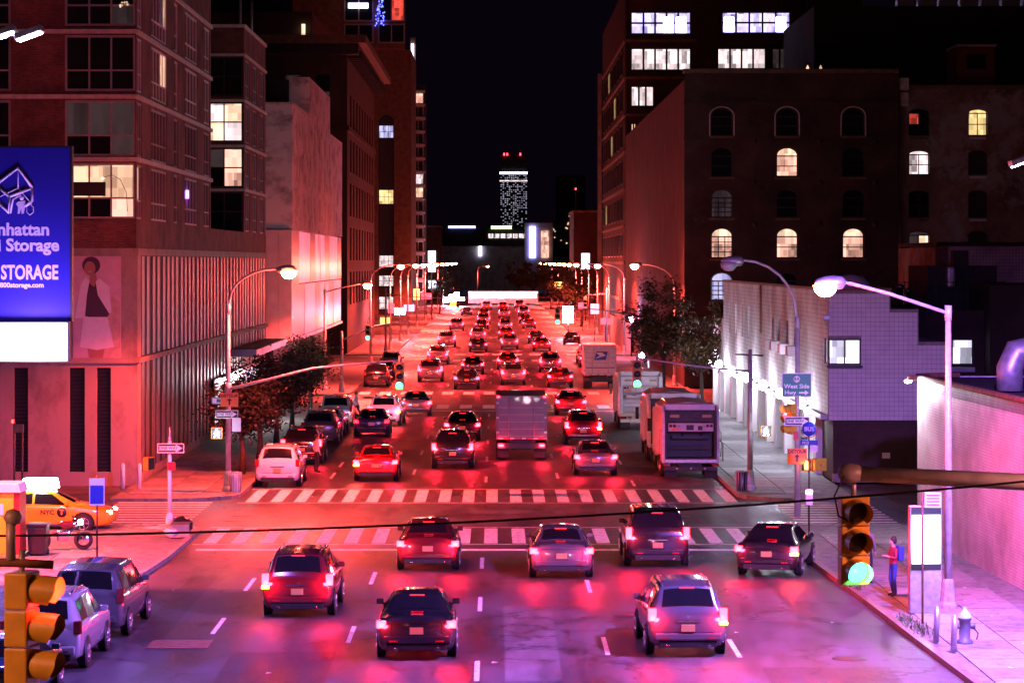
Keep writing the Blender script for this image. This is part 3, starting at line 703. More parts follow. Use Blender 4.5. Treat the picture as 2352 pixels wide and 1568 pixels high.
for k, (x, z) in enumerate(spots):
    d = random.uniform(-.003, .003)
    if k < 300: o = put('wall_tile', tl, Wb); o.location = (x - WX, .002 + d, z)
    else: restt.box(x + .007, x + TS - .007, WY + .002 + d, WY + .019, z + .007, z + TS - .007)
restt.build('wall_tiling', 'tile_white', Wb, world=True)['kind'] = 'stuff'
body_top = zat(668, WY)
boxpart('body', 'block_white', Wb, WX + .3, steps[0][1], WY + .3, 165, zb, body_top - .1); boxpart('body', 'block_white', Wb, steps[0][1] - .01, steps[1][1], WY + .3, 140, zb, steps[1][2] - .05); boxpart('body', 'block_white', Wb, steps[1][1] - .01, steps[2][1], WY + .3, 140, zb, steps[2][2] - .05)
sops = [(cw[0] - cw[0] + WY + .4, WY + 1.6, cw[2], cw[3])]
for px in (1775, 1805, 1833, 1865): pass
nar = [(132.2, 133.4), (135.0, 136.2), (124.8, 126.0), (128.3, 129.5), (148, 148.9), (152, 152.9), (156, 156.9), (160, 160.9)]
sops += [(a, c, 5.2, 7.0 if a > 140 else 6.6) for a, c in nar]
wall(Wb, 'flank_wall', 'block_white', 'west', WX, WY + .02, 165, 2.95, body_top, sops, .25)
for a, c in nar:
    window(Wb, 'west', WX, (a, c, 5.2, 7.0 if a > 140 else 6.6), 1, 2, 'frame_dark', 'glass_dark', .15, .08, False)
    if a < 140:
        ac = boxpart('window_air_conditioner', 'frame_white', None, WX - .42, WX + .1, a + .1, c - .1, 5.0, 5.5, .02)
        tag(ac, {124.8: 'pale window air conditioner nearest the corner window of the white building', 128.3: 'second pale window air conditioner from the corner window', 132.2: 'third pale window air conditioner from the corner window', 135.0: 'fourth pale window air conditioner, farthest from the corner window'}[a], 'air conditioner', 'window air conditioners')
        gr = MB()
        for q in range(6): gr.box(WX - .432, WX - .421, a + .16, c - .16, 5.06 + q * .07, 5.1 + q * .07)
        gv = gr.build('grille', 'frame_dark', ac, world=True)
window(Wb, 'front', WY + .02, (WX + .02, cw[1], cw[2], cw[3]), 2, 1, 'frame_dark', 'win_office', .1, .07, True)
window(Wb, 'west', WX, sops[0], 1, 1, 'frame_dark', 'win_office', .1, .07, True)
boxpart('window_sill', 'frame_dark', Wb, WX - .06, cw[1] + .05, WY - .1, WY - .003, cw[2] - .12, cw[2] - .02)
boxpart('coping', 'rust', Wb, WX - .06, WX + .25, WY - .05, 165.1, body_top, body_top + .12); boxpart('coping', 'rust', Wb, WX + .251, steps[0][1] + .05, WY - .05, WY + .3, body_top, body_top + .12)
# ground floor: dark base at the corner, pilasters and shutters along the avenue
boxpart('dark_base', 'brick_dark', Wb, WX + .25, 30, WY + .25, WY + 4, .1, zb - .02); boxpart('low_plinth', 'concrete', Wb, WX + .2, 30, WY - .2, WY + .24, .1, .45)
boxpart('ground_wall', 'tile_white', Wb, WX + .5, WX + 1, WY + .5, 173, .1, 2.93)
boxpart('canopy_ledge', 'frame_grey', Wb, WX - .25, WX + .5, WY + .5, 173, 2.72, 2.94)
for k in range(14):
    y = 117 + k * 4.2
    boxpart('pilaster', 'tile_white', Wb, WX - .05, WX + .49, y, y + .9, .11, 2.71)
    sh = boxpart('roller_shutter', 'galv', Wb, WX + .40, WX + .46, y + .95, y + 4.1, .12, 2.7)
    rb = MB().box(0, .03, 0, 3.15, 0, .05).mesh('shutter_slat', 'galv')
    for q in range(12):
        o = put('shutter_slat', rb, sh); o.location = (.375, y + .95 - WY, .15 + q * .21)
boxpart('end_wing', 'tile_white', Wb, WX, 24, 165.01, 173, 2.95, 5.9); boxpart('wing_coping', 'rust', Wb, WX - .06, 24, 165.0, 173.1, 5.9, 6.02)
dp = MB().tube([(WX - .08, 141, body_top), (WX - .08, 141, 6.0), (WX - .08, 141.1, 5.7)], .06, 6).build('downpipe', 'rust', Wb, world=True)
fl = thing('wall_floodlight', 'small unlit floodlight bracketed above the corner window of the white building', 'floodlight', (WX - .1, WY - .3, 7.0))
MB().box(-.15, .15, -.1, .1, 0, .22).build('head', 'galv', fl, bevel=.02); MB().tube([(-.1, .1, .1), (0, .3, -.25)], .025, 6).build('bracket', 'galv', fl)
boxpart('wall_plate', 'sign_white', Wb, xat(2028, WY), xat(2046, WY), WY + .215, WY + .245, zat(1053, WY), zat(1040, WY))
for k, y in enumerate((119, 127.5, 136, 145, 154, 163, 171)):
    t = thing('wall_lamp', ['white globe wall lamp nearest the street corner of the white building', 'second white globe wall lamp from the street corner', 'third white globe wall lamp from the street corner', 'fourth white globe wall lamp from the street corner',
                            'fifth white globe wall lamp from the street corner', 'sixth white globe wall lamp from the street corner', 'white globe wall lamp farthest along the white building'][k], 'wall lamp', (WX - .25, y, 3.05), 0, 'wall lamps')
    MB().lathe([(0, -.26), (.14, -.22), (.21, -.1), (.22, .05), (.16, .2), (0, .26)], c=(-.22, 0, .1), n=12).build('globe', 'wall_globe', t)
    MB().tube([(.22, 0, 0), (.0, 0, .0), (-.12, 0, -.05)], .03, 6).build('bracket', 'black', t)
    lamp_light(t, (-.55, 0, -.1), (.8, .76, 1.), 190, .15)
# roof kit on the white building
for k, (px, py, r_, h_) in enumerate(((2068, 655, .14, 1.1), (2086, 652, .12, .9))):
    o = MB().lathe([(r_, 0), (r_, h_), (r_ * 1.5, h_ + .02), (r_ * 1.5, h_ + .2), (0, h_ + .3)], c=(xat(px, 128), 128, steps[0][2] - 1.2), n=12).build('roof_vent', 'chrome'); tag(o, ('shiny steel roof vent by the step of the white parapet, taller one', 'shiny steel roof vent by the step of the white parapet, shorter one')[k], 'roof vent', 'roof vents')
o = MB().lathe([(.95, 0), (.9, .3), (.6, .6), (0, .72)], c=(xat(1955, 130), 130, body_top - .08), n=14).build('roof_dome', 'sign_white'); tag(o, 'pale domed skylight on the white building roof', 'skylight')
# ---- dark annex behind the white building
An = bld('dark_annex', 'low dark annex with roof plant behind the white building', (25, 126, 0))
wz0, wz1 = zat(838, 126), zat(778, 126); wo_ = (xat(2186, 126), xat(2236, 126), wz0, wz1)
wall(An, 'front_wall', 'brick_dark', 'front', 126, xat(2040, 126), 45, 0, zat(712, 126), [wo_], .2)
window(An, 'front', 126, wo_, 1, 1, 'frame_dark', 'win_office', .08, .07, True)
boxpart('window_ledge', 'frame_white', An, xat(2150, 126), xat(2236, 126), 125.6, 125.99, zat(853, 126), zat(843, 126))
boxpart('body', 'roof_dark', An, xat(2040, 126), 45, 126.3, 145, 0, zat(714, 126))
boxpart('plant_box', 'roof_dark', An, xat(2130, 130), xat(2290, 130), 130, 136, zat(712, 130), zat(610, 130)); boxpart('plant_duct', 'galv', An, xat(2178, 129), xat(2196, 129), 129.2, 129.9, zat(660, 129), zat(612, 129), .1); boxpart('plant_hood', 'roof_dark', An, xat(2190, 129), xat(2225, 129), 129, 129.8, zat(610, 129), zat(575, 129))
rl = MB()
for q in range(10): rl.tube([(xat(2050 + q * 28, 127), 127, zat(712, 127)), (xat(2050 + q * 28, 127), 127, zat(645, 127))], .02, 5)
rl.tube([(xat(2050, 127), 127, zat(648, 127)), (xat(2310, 127), 127, zat(648, 127))], .02, 5); rl.build('guard_rail', 'iron', An, world=True)
boxpart('right_block', 'brick_dark', An, xat(2270, 125), 50, 124.6, 140, 0, zat(655, 125))
Pl = bld('white_low_hall', 'plain white low hall with a flat roof behind the dark annex, right edge', (32, 160, 0))
boxpart('wall', 'block_white', Pl, xat(2178, 160), 60, 160, 175, 0, zat(565, 160)); boxpart('roof_edge', 'roof_dark', Pl, xat(2150, 160), 60, 159.8, 175.2, zat(565, 160) + .01, zat(556, 160))
boxpart('step', 'brick_worn', Pl, xat(2150, 160), xat(2178, 160) - .01, 160.2, 175, 0, zat(568, 160))
# ---- low white corrugated shop at the near right corner
Sh = bld('white_corner_shop', 'low white metal-clad corner building with a rounded corner and red coping', (14.5, 92, 0))
wx = lambda Y: 14.45 + (92.5 - Y) * .037
b = MB(); top = 5.5; path = [(40, 92.6), (16.2, 92.6)] + [(wx(91.2) + 1.5 - 1.5 * math.sin(R(a)), 91.1 + 1.5 * math.cos(R(a))) for a in range(0, 91, 10)] + [(wx(Y), Y) for Y in (88, 80, 72, 60, 45, 34)] + [(40, 34)]
b.smooth = True
i0 = b.pts([(x, y, .1) for x, y in path]); i1 = b.pts([(x, y, top) for x, y in path])
for k in range(len(path) - 1): b.face((i0[k], i0[k + 1], i1[k + 1], i1[k]))
b.build('wall', 'metal_siding', Sh, world=True, fix=False)
MB().prism(path, 'XY', top - .4, top - .05).build('roof', 'roof_dark', Sh, world=True)
b = MB(); b.tube([(x, y, top + .03) for x, y in path[1:-1]], .1, 6); b.build('coping', 'rust', Sh, world=True)
MB().tube([(15.9, 82, top), (15.9, 82, top + .7), (16.1, 82, top + 1.2), (16.6, 82, top + 1.3), (17.05, 82, top + 1.0), (17.1, 82, top + .6)], .42, 12).build('gooseneck_vent', 'galv', Sh, world=True)
t = thing('corner_floodlight', 'bright floodlight at the rounded top corner of the low white building', 'floodlight', (wx(91.3) - .1, 90.8, top + .02))
MB().box(-.3, .0, -.12, .12, -.1, .08).build('housing', 'rust', t, bevel=.02); MB().lathe([(0, -.06), (.1, -.04), (.13, .02), (.08, .04)], c=(-.28, -.02, -.13), n=10).build('lens', 'wall_globe', t)
lamp_light(t, (-.38, 0, -.28), (.95, .82, .95), 240, .06)
# ---- brick warehouse with arched windows, right
Bw = bld('brick_warehouse', 'tall dark brick warehouse with three columns of arched windows', (14, 198, 0))
By = 198.0; ztop = zat(168, By); cxs = (1658, 1808, 1960); rows = ((248, 312, 1), (338, 406, 1), (434, 500, 1), (523, 593, 1), (625, 690, 1)); hw = .82
ops = []
for py0, py1, a in rows:
    for px in cxs: x = xat(px, By); ops.append((x - hw, x + hw, zat(py1, By), zat(py0, By), .62))
x14 = 14.05; xr = xat(2064, By)
wall(Bw, 'front_wall', 'brick_ware', 'front', By, x14, xr, 0, ztop, ops, .35)
sty = {(1, 1): ('frame_dark', 'win_pink'), (3, 0): ('frame_dark', 'win_pink'), (3, 1): ('frame_dark', 'win_pink'), (3, 2): ('frame_dark', 'win_pink'),
       (2, 0): ('frame_dark', 'win_dim'), (4, 0): ('frame_grey', 'win_cool')}
for i in range(5):
    for j in range(3):
        f_, p_ = sty.get((i, j), ('frame_dark', 'glass_dark')); o = ops[i * 3 + j]
        pm = {('arch', 0): 'win_warm_hot', (0, 1): 'win_pink'} if p_ == 'win_pink' else {}
        w_ = window(Bw, 'front', By, o, 3 if (i, j) in ((2, 0), (3, 0), (4, 0)) else 1, 4 if (i, j) in ((2, 0), (3, 0), (4, 0)) else 2, f_, p_, .22, .09, True, pm)
        if i == 0:                                     # pale arch trim
            m_ = MB(); mid = (o[0] + o[1]) / 2; ct = o[3] - o[4]; q = [(o[1] + .09, o[2])] + [(mid + (hw + .09) * math.cos(math.pi * k / 12), ct + (o[4] + .09) * math.sin(math.pi * k / 12)) for k in range(13)] + [(o[0] - .09, o[2])]
            m_.tube([(u, By - .03, v) for u, v in q], .05, 5); m_.build('arch_trim', 'frame_white', w_, world=True)
        else: boxpart('lintel', 'brick_dark', w_, o[0] - .1, o[1] + .1, By - .05, By - .003, o[3] + .06, o[3] + .2)
        boxpart('sill', 'stone_tan', w_, o[0] - .12, o[1] + .12, By - .1, By - .003, o[2] - .18, o[2] - .02)
boxpart('flank', 'brick_ware', Bw, x14, x14 + .3, By + .01, 288, 0, ztop - .5); boxpart('core', 'roof_dark', Bw, x14 + .31, xr - .1, By + .5, 230, 0, ztop - .6)
boxpart('band', 'brick_ware', Bw, x14 - .05, xr, By - .08, By - .003, zat(316, By) - .15, zat(316, By)); boxpart('cornice', 'stone_tan', Bw, x14 - .1, xr, By - .15, By + .45, ztop, ztop + .3); boxpart('frieze', 'brick_ware', Bw, x14 - .05, xr, By - .08, By - .003, zat(232, By) - .2, zat(232, By))
tie = MB().lathe([(0, -.08), (.18, -.06), (.2, 0)], axis='Y', n=8).mesh('wall_tie', 'iron')
for px in (1733, 1885, 2010):
    for py in (232, 325, 420, 515):
        o = put('wall_tie', tie, Bw); o.location = (xat(px, By) - 14, 0, zat(py, By))
for k, (px, m_) in enumerate(((1855, 'win_warm_hot'), (1885, 'win_warm_hot'))):
    t = thing('roof_heater', ('lit roof terrace lamp on the warehouse, left one', 'lit roof terrace lamp on the warehouse, right one')[k], 'terrace lamp', (xat(px, 206), 206, ztop - .6), 0, 'terrace lamps')
    MB().lathe([(.25, 0), (.06, .1), (.05, .6)], n=8).build('stand', 'black', t); MB().lathe([(.08, .6), (.13, 1.0), (.1, 1.6), (.0, 1.8)], n=8).build('glow', m_, t); MB().lathe([(.3, 1.85), (.05, 2.0), (0, 2.02)], n=8).build('cap', 'black', t)
Wn = bld('worn_brick_annex', 'worn patchy brick annex adjoining the arched-window warehouse, right', (30, 199, 0))
ay = 198.6; at_ = zat(205, ay); ops = []
for py0, py1 in ((250, 312), (345, 402), (437, 500), (530, 588)):
    for px, h_ in ((2111, .78), (2246, .72)): x = xat(px, ay); ops.append((x - h_, x + h_, zat(py1, ay), zat(py0, ay), .3))
wall(Wn, 'front_wall', 'brick_worn', 'front', ay, xr + .05, 62, 0, at_, ops, .35)
for i in range(4):
    for j in range(2):
        o = ops[i * 2 + j]
        if j == 1 and i > 0:
            ws = boxpart('shutter', 'roof_dark', Wn, o[0], o[1], ay + .15, ay + .25, o[2], o[3] - .02)
        else: ws = window(Wn, 'front', ay, o, 2, 2, 'frame_dark', {(1, 0): 'win_white', (0, 1): 'win_yellow', (3, 0): 'win_dim'}.get((i, j), 'glass_dark'), .2, .08, True, {(1, 0): 'win_warm_hot', (1, 1): 'win_warm_hot'} if (i, j) == (3, 0) else ({(0, 1): 'win_red'} if (i, j) == (0, 0) else {}))
        boxpart('sill', 'frame_white' if j else 'stone_tan', ws, o[0] + .1, o[1] - .1, ay - .1, ay - .003, o[2] - .26, o[2] - .1)
boxpart('core', 'roof_dark', Wn, xr + .3, 62, ay + .5, 230, 0, at_ - .3); boxpart('parapet', 'stone_tan', Wn, xr + .05, 62, ay - .1, ay + .45, at_, at_ + .3)
rp = MB().tube([(xr + .15, ay - .12, 0), (xr + .15, ay - .12, at_)], .07, 6).build('drainpipe', 'galv', Wn, world=True)
for k, (pz0, pz1) in enumerate(((208, 180), (245, 213))): boxpart('chimney_block', 'string_course', Wn, xat(2064, ay) , xat(2086, ay), ay - .35 + .2 * k, ay + .4, zat(pz0, ay), zat(pz1, ay))
Rh = bld('red_roof_hut', 'small dull red roof hut with a pale roof edge and dark window', (xat(2245, 206), 206, at_))
hx0, hx1, hz0, hz1 = xat(2200, 206), xat(2285, 206), at_ - .3, zat(108, 206); wop = (xat(2220, 206), xat(2266, 206), zat(160, 206), zat(125, 206))
mat('dull_red', (.30, .07, .05), .8, vary=.2); wall(Rh, 'wall', 'dull_red', 'front', 206, hx0, hx1, hz0, hz1, [wop], .2); window(Rh, 'front', 206, wop, 2, 1, 'frame_dark', 'glass_dark', .1, .08, True)
boxpart('roof', 'frame_white', Rh, hx0 - .1, hx1 + .1, 205.8, 211, hz1, hz1 + .18); boxpart('body', 'dull_red', Rh, hx0, hx1, 206.25, 210.8, hz0, hz1 - .01)
Bk = bld('dark_backdrop_block', 'dark unlit upper block rising behind the worn brick annex, right', (40, 235, 0))
boxpart('body', 'brick_dark', Bk, xat(1870, 235), 70, 235, 260, 0, zat(15, 235))
for k in range(8): 
    x = xat(2060 + 48 * k, 235)
    boxpart('roof_dormer', 'galv', Bk, x, x + 1.5, 234.6, 236, zat(15, 235), zat(0, 235))
# ---- corner block with the bright studio windows
M = bld('studio_building', 'dark rounded-corner studio building with brightly lit upper windows', (14, 289, 0))
my = 289.0; mz = zat(-30, my); S = F / my
def mo_(x0_, x1_, p0, p1): return (xat(x0_, my), xat(x1_, my), zat(p1, my), zat(p0, my))
mops = [mo_(1446, 1590, 25, 82), mo_(1655, 1818, 25, 80), mo_(1446, 1590, 108, 165), mo_(1645, 1762, 108, 162), mo_(1446, 1505, 195, 248), mo_(1446, 1464, 280, 332), mo_(1770, 1812, 108, 162)]
wall(M, 'front_wall', 'brick_dark', 'front', my, xat(1440, my), xat(1840, my), 0, mz, mops, .3)
wm = ['win_blue', 'win_blue', 'win_white', 'win_white', 'win_white', 'win_warm_hot', 'win_dim']; nn = [5, 5, 5, 4, 3, 2, 2]
for o, m_, n_ in zip(mops, wm, nn):
    window(M, 'front', my, o, n_, 2 if m_ == 'win_blue' else 1, 'frame_dark', m_, .12, .26, True)
for o in mops[:2]:
    for u in (.62, .82) if o is mops[0] else (.12, .85):
        x = o[0] + (o[1] - o[0]) * u
        boxpart('studio_lamp', 'studio_glow', M, x - .55, x + .55, my + .02, my + .1, o[2] + .3, o[3] - .7, .02)
rc = MB(); rc.smooth = True
pth = [(xat(1440, my) - .0, my)] + [(14.05 + .35 - .35 * math.sin(R(a)), my + .35 - .35 * math.cos(R(a))) for a in range(0, 91, 15)] + [(14.05, 350)]
i0 = rc.pts([(x, y, 0) for x, y in pth]); i1 = rc.pts([(x, y, mz) for x, y in pth])
for k in range(len(pth) - 1): rc.face((i0[k], i0[k + 1], i1[k + 1], i1[k]))
rc.build('rounded_corner', 'brick_dark', M, world=True, fix=False)
for q in range(8):
    z = zat(92 + 85 * q, my)
    if z > 1: boxpart('band', 'stone_tan', M, 13.9, xat(1600, my), my - .15, 349, z - .25, z + .05)
for q in range(6):
    for k in range(7):
        y = 294 + k * 8; z = zat(165 + 85 * q, my)
        if z > 3: window(M, 'west', 14.04, (y, y + 5, z, z + 2.6), 3, 1, 'frame_dark', 'win_yellow' if (q, k) in ((0, 4), (1, 2), (2, 3), (4, 5)) else 'glass_dark', -.05, .12, False)
boxpart('core', 'roof_dark', M, 14.5, 40, my + .4, 349, 0, mz - .5)
boxpart('flue', 'stone_tan', M, 13.5, 14.0, 352, 353, 0, zat(170, 352))

# ---- hoarding along the right pavement and far things
Hd = bld('site_hoarding', 'pale ribbed hoarding along the right pavement beyond the trucks', (13.6, 270, 0), 'hoarding')
hp = MB().box(0, .08, 0, 2.3, 0, 3.0).mesh('panel', 'panel_white'); hr = MB().box(-.08, 0, 0, .12, 0, 3.05).mesh('batten', 'frame_grey')
for k in range(28):
    o = put('panel', hp, Hd); o.location = (0, k * 2.36, .1); o = put('batten', hr, Hd); o.location = (-.002, k * 2.36, .1)
t = Hd
Fw = bld('far_hall', 'wide low hall closing the avenue with a dark roof and ribbed pale wall', (0, 900, 0)); FY = 900
boxpart('wall', 'metal_siding', Fw, xat(985, FY), xat(1205, FY), FY, FY + 30, 0, zat(565, FY)); boxpart('roof_band', 'roof_dark', Fw, xat(980, FY), xat(1205, FY), FY - 1, FY + 30, zat(565, FY) + .01, zat(524, FY))
rb = MB().box(0, .8, -.6, 0, 0, 5).mesh('rib', 'frame_white')
for k in range(13):
    o = put('rib', rb, Fw); o.location = (xat(1000, FY) + k * 2.5, 0, .2)
for k in range(6): boxpart('clerestory_pane', 'win_white', Fw, xat(1122 + 14 * k, FY), xat(1133 + 14 * k, FY), FY - 1.4, FY - 1.1, zat(547, FY), zat(537, FY))
boxpart('green_sign', 'strip_green', Fw, xat(1128, FY), xat(1175, FY), FY - 1.4, FY - 1.1, zat(526, FY), zat(519, FY)); boxpart('blue_sign', 'strip_blue', Fw, xat(1030, FY), xat(1092, FY), FY - 1.4, FY - 1.1, zat(524, FY), zat(519, FY)); boxpart('door_light', 'strip_white', Fw, xat(1100, FY), xat(1106, FY), FY - .7, FY - .3, zat(588, FY), zat(563, FY))
Fp = bld('far_lit_pylon_block', 'pale floodlit block with two glowing banners beside the far hall', (12, 880, 0))
boxpart('wall', 'panel_white', Fp, xat(1206, 880), xat(1270, 880), 880, 900, 0, zat(512, 880)); boxpart('banner', 'strip_blue', Fp, xat(1216, 880), xat(1230, 880), 879.4, 879.8, zat(592, 880), zat(520, 880)); boxpart('banner', 'win_pink', Fp, xat(1243, 880), xat(1260, 880), 879.4, 879.8, zat(592, 880), zat(530, 880)); boxpart('cap', 'stone_tan', Fp, xat(1204, 880), xat(1272, 880), 879, 901, zat(512, 880), zat(508, 880))
Sk = bld('far_skyscraper', 'distant dark skyscraper with scattered lit windows and red roof beacons', (10, 2500, 0)); SY = 2500
sx0, sx1 = xat(1148, SY), xat(1211, SY)
boxpart('shaft', 'glass_dark', Sk, sx0, sx1, SY, SY + 25, 0, zat(395, SY)); boxpart('crown', 'roof_dark', Sk, sx0 + 1, sx1 - 1, SY + 1, SY + 24, zat(395, SY), zat(356, SY))
lw = MB()
for i in range(13):
    for j in range(30):
        if random.random() < (.62 if j < 20 else .45): 
            x = sx0 + .8 + i * 1.95; z = zat(398 + 4.1 * j, SY); lw.box(x, x + random.choice((.9, 1.3, 1.3)), SY - .4, SY - .1, z - 1.1, z - .3)
lw.build('lit_windows', 'tower_window', Sk, world=True)['kind'] = 'stuff'
boxpart('light_band', 'strip_white', Sk, sx0 - .2, sx1 + .2, SY - .5, SY - .1, zat(400, SY), zat(395, SY)); boxpart('light_band', 'win_white', Sk, sx0 - .2, sx1 + .2, SY - .5, SY - .1, zat(417, SY), zat(414, SY))
for px in (1158, 1165, 1195): boxpart('beacon', 'red_beacon', Sk, xat(px, SY) - .6, xat(px, SY) + .6, SY, SY + 1, zat(357, SY), zat(352, SY))
for k, (x0_, x1_, pt, Y, lab) in enumerate(((1280, 1345, 405, 1100, 'dim dark slab block right of the distant skyscraper'), (1318, 1390, 488, 520, 'low dark block with red beacon left of the studio building'), (1238, 1300, 512, 1300, 'low dark far block beside the floodlit banners'), (975, 1010, 522, 640, 'low dark block with a small lit sign left of the far hall'))):
    t = bld('far_block', lab, (xat((x0_ + x1_) / 2, Y), Y, 0)); boxpart('body', 'brick_dark', t, xat(x0_, Y), xat(x1_, Y), Y, Y + 30, 0, zat(pt, Y)); boxpart('parapet', 'stone_tan', t, xat(x0_, Y) - .2, xat(x1_, Y) + .2, Y - .3, Y + 30.2, zat(pt, Y), zat(pt, Y) + .4)
    if k == 1: boxpart('beacon', 'red_beacon', t, xat(1321, Y), xat(1324, Y), Y - .2, Y, zat(436, Y), zat(432, Y)); boxpart('mast', 'iron', t, xat(1322, Y), xat(1323, Y), Y + .1, Y + .3, zat(490, Y), zat(436, Y))
    if k == 3:
        boxpart('lit_sign', 'win_white', t, xat(986, Y), xat(1000, Y), Y - .5, Y - .2, zat(625, Y), zat(580, Y))
    if k == 0 or k == 2:
        q = MB()
        for _ in range(22): q.cbox((xat(random.uniform(x0_ + 2, x1_ - 2), Y), Y - .3, zat(random.uniform(pt + 80 if k == 0 else pt + 4, 560), Y)), (.5, .2, .5))
        q.build('lit_windows', 'win_warm_hot', t, world=True)['kind'] = 'stuff'

# ================================================================== VEHICLES
KEYS = {
 'sedan': dict(L=4.75, K=[(0, .80, .40, .90, .93, .60), (.05, .88, .31, .98, 1.01, .68), (.16, .915, .25, 1.01, 1.05, .71), (.62, .925, .22, 1.01, 1.09, .73), (1.35, .93, .20, .98, 1.40, .60), (1.9, .93, .20, .97, 1.455, .60), (2.6, .93, .20, .96, 1.43, .60), (3.45, .925, .20, .95, 1.0, .70), (4.25, .90, .22, .84, .88, .66), (4.6, .84, .28, .74, .77, .60), (4.75, .72, .36, .64, .66, .52)],
   rear=(.72, 1.30), front=(2.68, 3.38), sides=[(1.05, 1.45, 1.95, 1.95), (2.03, 2.03, 3.15, 2.62)], lamp=(.72, .95, .78, .95), wheels=(.95, 3.75), belt=.98),
 'suv': dict(L=4.6, K=[(0, .82, .44, 1.00, 1.03, .70), (.05, .90, .35, 1.06, 1.13, .75), (.13, .92, .29, 1.07, 1.28, .73), (.36, .93, .26, 1.07, 1.65, .65), (1.2, .935, .25, 1.05, 1.72, .66), (2.5, .935, .25, 1.03, 1.69, .65), (3.35, .93, .25, 1.02, 1.10, .72), (4.15, .91, .27, .95, 1.0, .70), (4.45, .86, .32, .85, .88, .64), (4.6, .74, .40, .72, .74, .55)],
   rear=(.10, .335), front=(2.62, 3.28), sides=[(.55, .62, 1.22, 1.22), (1.30, 1.30, 2.15, 2.15), (2.23, 2.23, 3.1, 2.58)], lamp=(.76, .945, .88, 1.18), wheels=(.88, 3.55), belt=1.06),
 'minivan': dict(L=5.05, K=[(0, .84, .44, 1.02, 1.06, .74), (.05, .93, .34, 1.08, 1.16, .80), (.12, .96, .28, 1.09, 1.30, .80), (.32, .97, .24, 1.09, 1.70, .72), (1.2, .975, .23, 1.07, 1.77, .72), (2.9, .975, .23, 1.03, 1.74, .71), (4.0, .96, .23, 1.0, 1.12, .76), (4.6, .92, .27, .90, .95, .70), (4.9, .85, .33, .80, .82, .62), (5.05, .72, .40, .68, .70, .52)],
   rear=(.095, .30), front=(3.0, 3.92), sides=[(.5, .55, 1.35, 1.35), (1.45, 1.45, 2.6, 2.6), (2.7, 2.7, 3.7, 3.0)], lamp=(.80, .98, .90, 1.26), wheels=(.95, 3.95), belt=1.08),
}
def make_car(kind, paint, label, loc, rz=0., lit='tail_lit', plate='plate_yellow', group='cars moving along the avenue', amber=None, lights=True, spare=False, head=True, name=None):
    D = KEYS[kind]; K = D['K']; L = D['L']
    def kv(y):
        if y <= K[0][0]: return K[0][1:]
        for a, c in zip(K, K[1:]):
            if y <= c[0]:
                t = (y - a[0]) / (c[0] - a[0]); return tuple(a[i] + (c[i] - a[i]) * t for i in range(1, 6))
        return K[-1][1:]
    def ring(y):
        w_, zb_, zl, zr, wr = kv(y)
        return [(0, zb_), (.86 * w_, zb_), (.975 * w_, zb_ + .1), (w_, zb_ + .45 * (zl - zb_)), (.985 * w_, zl - .07), (.945 * w_, zl), (max(wr, .3) + .005, zr - .045), (wr * .88, zr), (0, zr + .025)]
    car = thing(name or ('parked_car' if not lights else 'car'), label, 'car', loc, rz, group)
    ys = sorted({k[0] for k in K} | {K[0][0] + L * i / 26 for i in range(27)})
    b = MB(); b.smooth = True; rings = []
    for y in ys:
        r_ = ring(y); full = [(x, y, z) for x, z in r_] + [(-x, y, z) for x, z in r_[-2:0:-1]]; rings.append(b.pts(full))
    n = len(rings[0])
    for i in range(len(rings) - 1):
        for j in range(n): b.face((rings[i][j], rings[i][(j + 1) % n], rings[i + 1][(j + 1) % n], rings[i + 1][j]))
    b.face(rings[0]); b.face(rings[-1][::-1])
    b.build('body', paint, car)
    def top(y, t, off):
        w_, zb_, zl, zr, wr = kv(y); w2 = kv(y + .02); s_ = (w2[3] - zr) / .02; l = math.hypot(1, s_)
        return (t * wr * .9, y - s_ / l * off, zr + .02 * (1 - t * t) - .02 * (abs(t) ** 4) + off / l)
    for nm, (y0, y1) in (('rear_window', D['rear']), ('windscreen', D['front'])):
        q = MB(); q.smooth = True; g_ = [[q.pts([top(y0 + (y1 - y0) * i / 5, -.94 + 1.88 * j / 6, .014)])[0] for j in range(7)] for i in range(6)]
        for i in range(5):
            for j in range(6): q.face((g_[i][j], g_[i][j + 1], g_[i + 1][j + 1], g_[i + 1][j]))
        q.build(nm, 'glass_car', car)
    for s_ in (-1, 1):
        for y0, y0t, y1, y1t in D['sides']:
            q = MB(); pts = []
            for v in (.1, .9):
                for y in ((y0, y1) if v < .5 else (y0t, y1t)):
                    r_ = ring(y); x = r_[5][0] + (r_[6][0] - r_[5][0]) * v; z = r_[5][1] + (r_[6][1] - r_[5][1]) * v
                    pts.append((s_ * (x + .014), y, z))
            q.quad(pts[0], pts[1], pts[3], pts[2]); q.build('side_window', 'glass_car', car, fix=False)
        MB().box(min(s_ * .86, s_ * 1.04), max(s_ * .86, s_ * 1.04), D['front'][1] - .28, D['front'][1] - .16, D['belt'] - .02, D['belt'] + .11).build('door_mirror', paint, car, bevel=.02)
        x0, x1, z0, z1 = D['lamp']
        lp = MB().box(min(s_ * x0, s_ * x1), max(s_ * x0, s_ * x1), -.012, .16, z0, z1).build('tail_lamp', lit, car, bevel=.025)
        if amber == s_: MB().box(min(s_ * (x0 - .01), s_ * (x1 + .01)), max(s_ * (x0 - .01), s_ * (x1 + .01)), -.02, .12, z0 - .09, z0 - .01).build('indicator', 'amber_lit', car, bevel=.02)
        MB().box(min(s_ * .5, s_ * .74), max(s_ * .5, s_ * .74), L - .22, L - .04, .62, .76).build('head_lamp', 'head_lit' if lights and head else 'lamp_clear', car, bevel=.03)
    MB().box(-.8, .8, -.05, .1, .42, .60).build('bumper', paint, car, bevel=.04); MB().box(-.7, .7, -.02, .1, .26, .41).build('bumper_lower', 'black', car, bevel=.02)
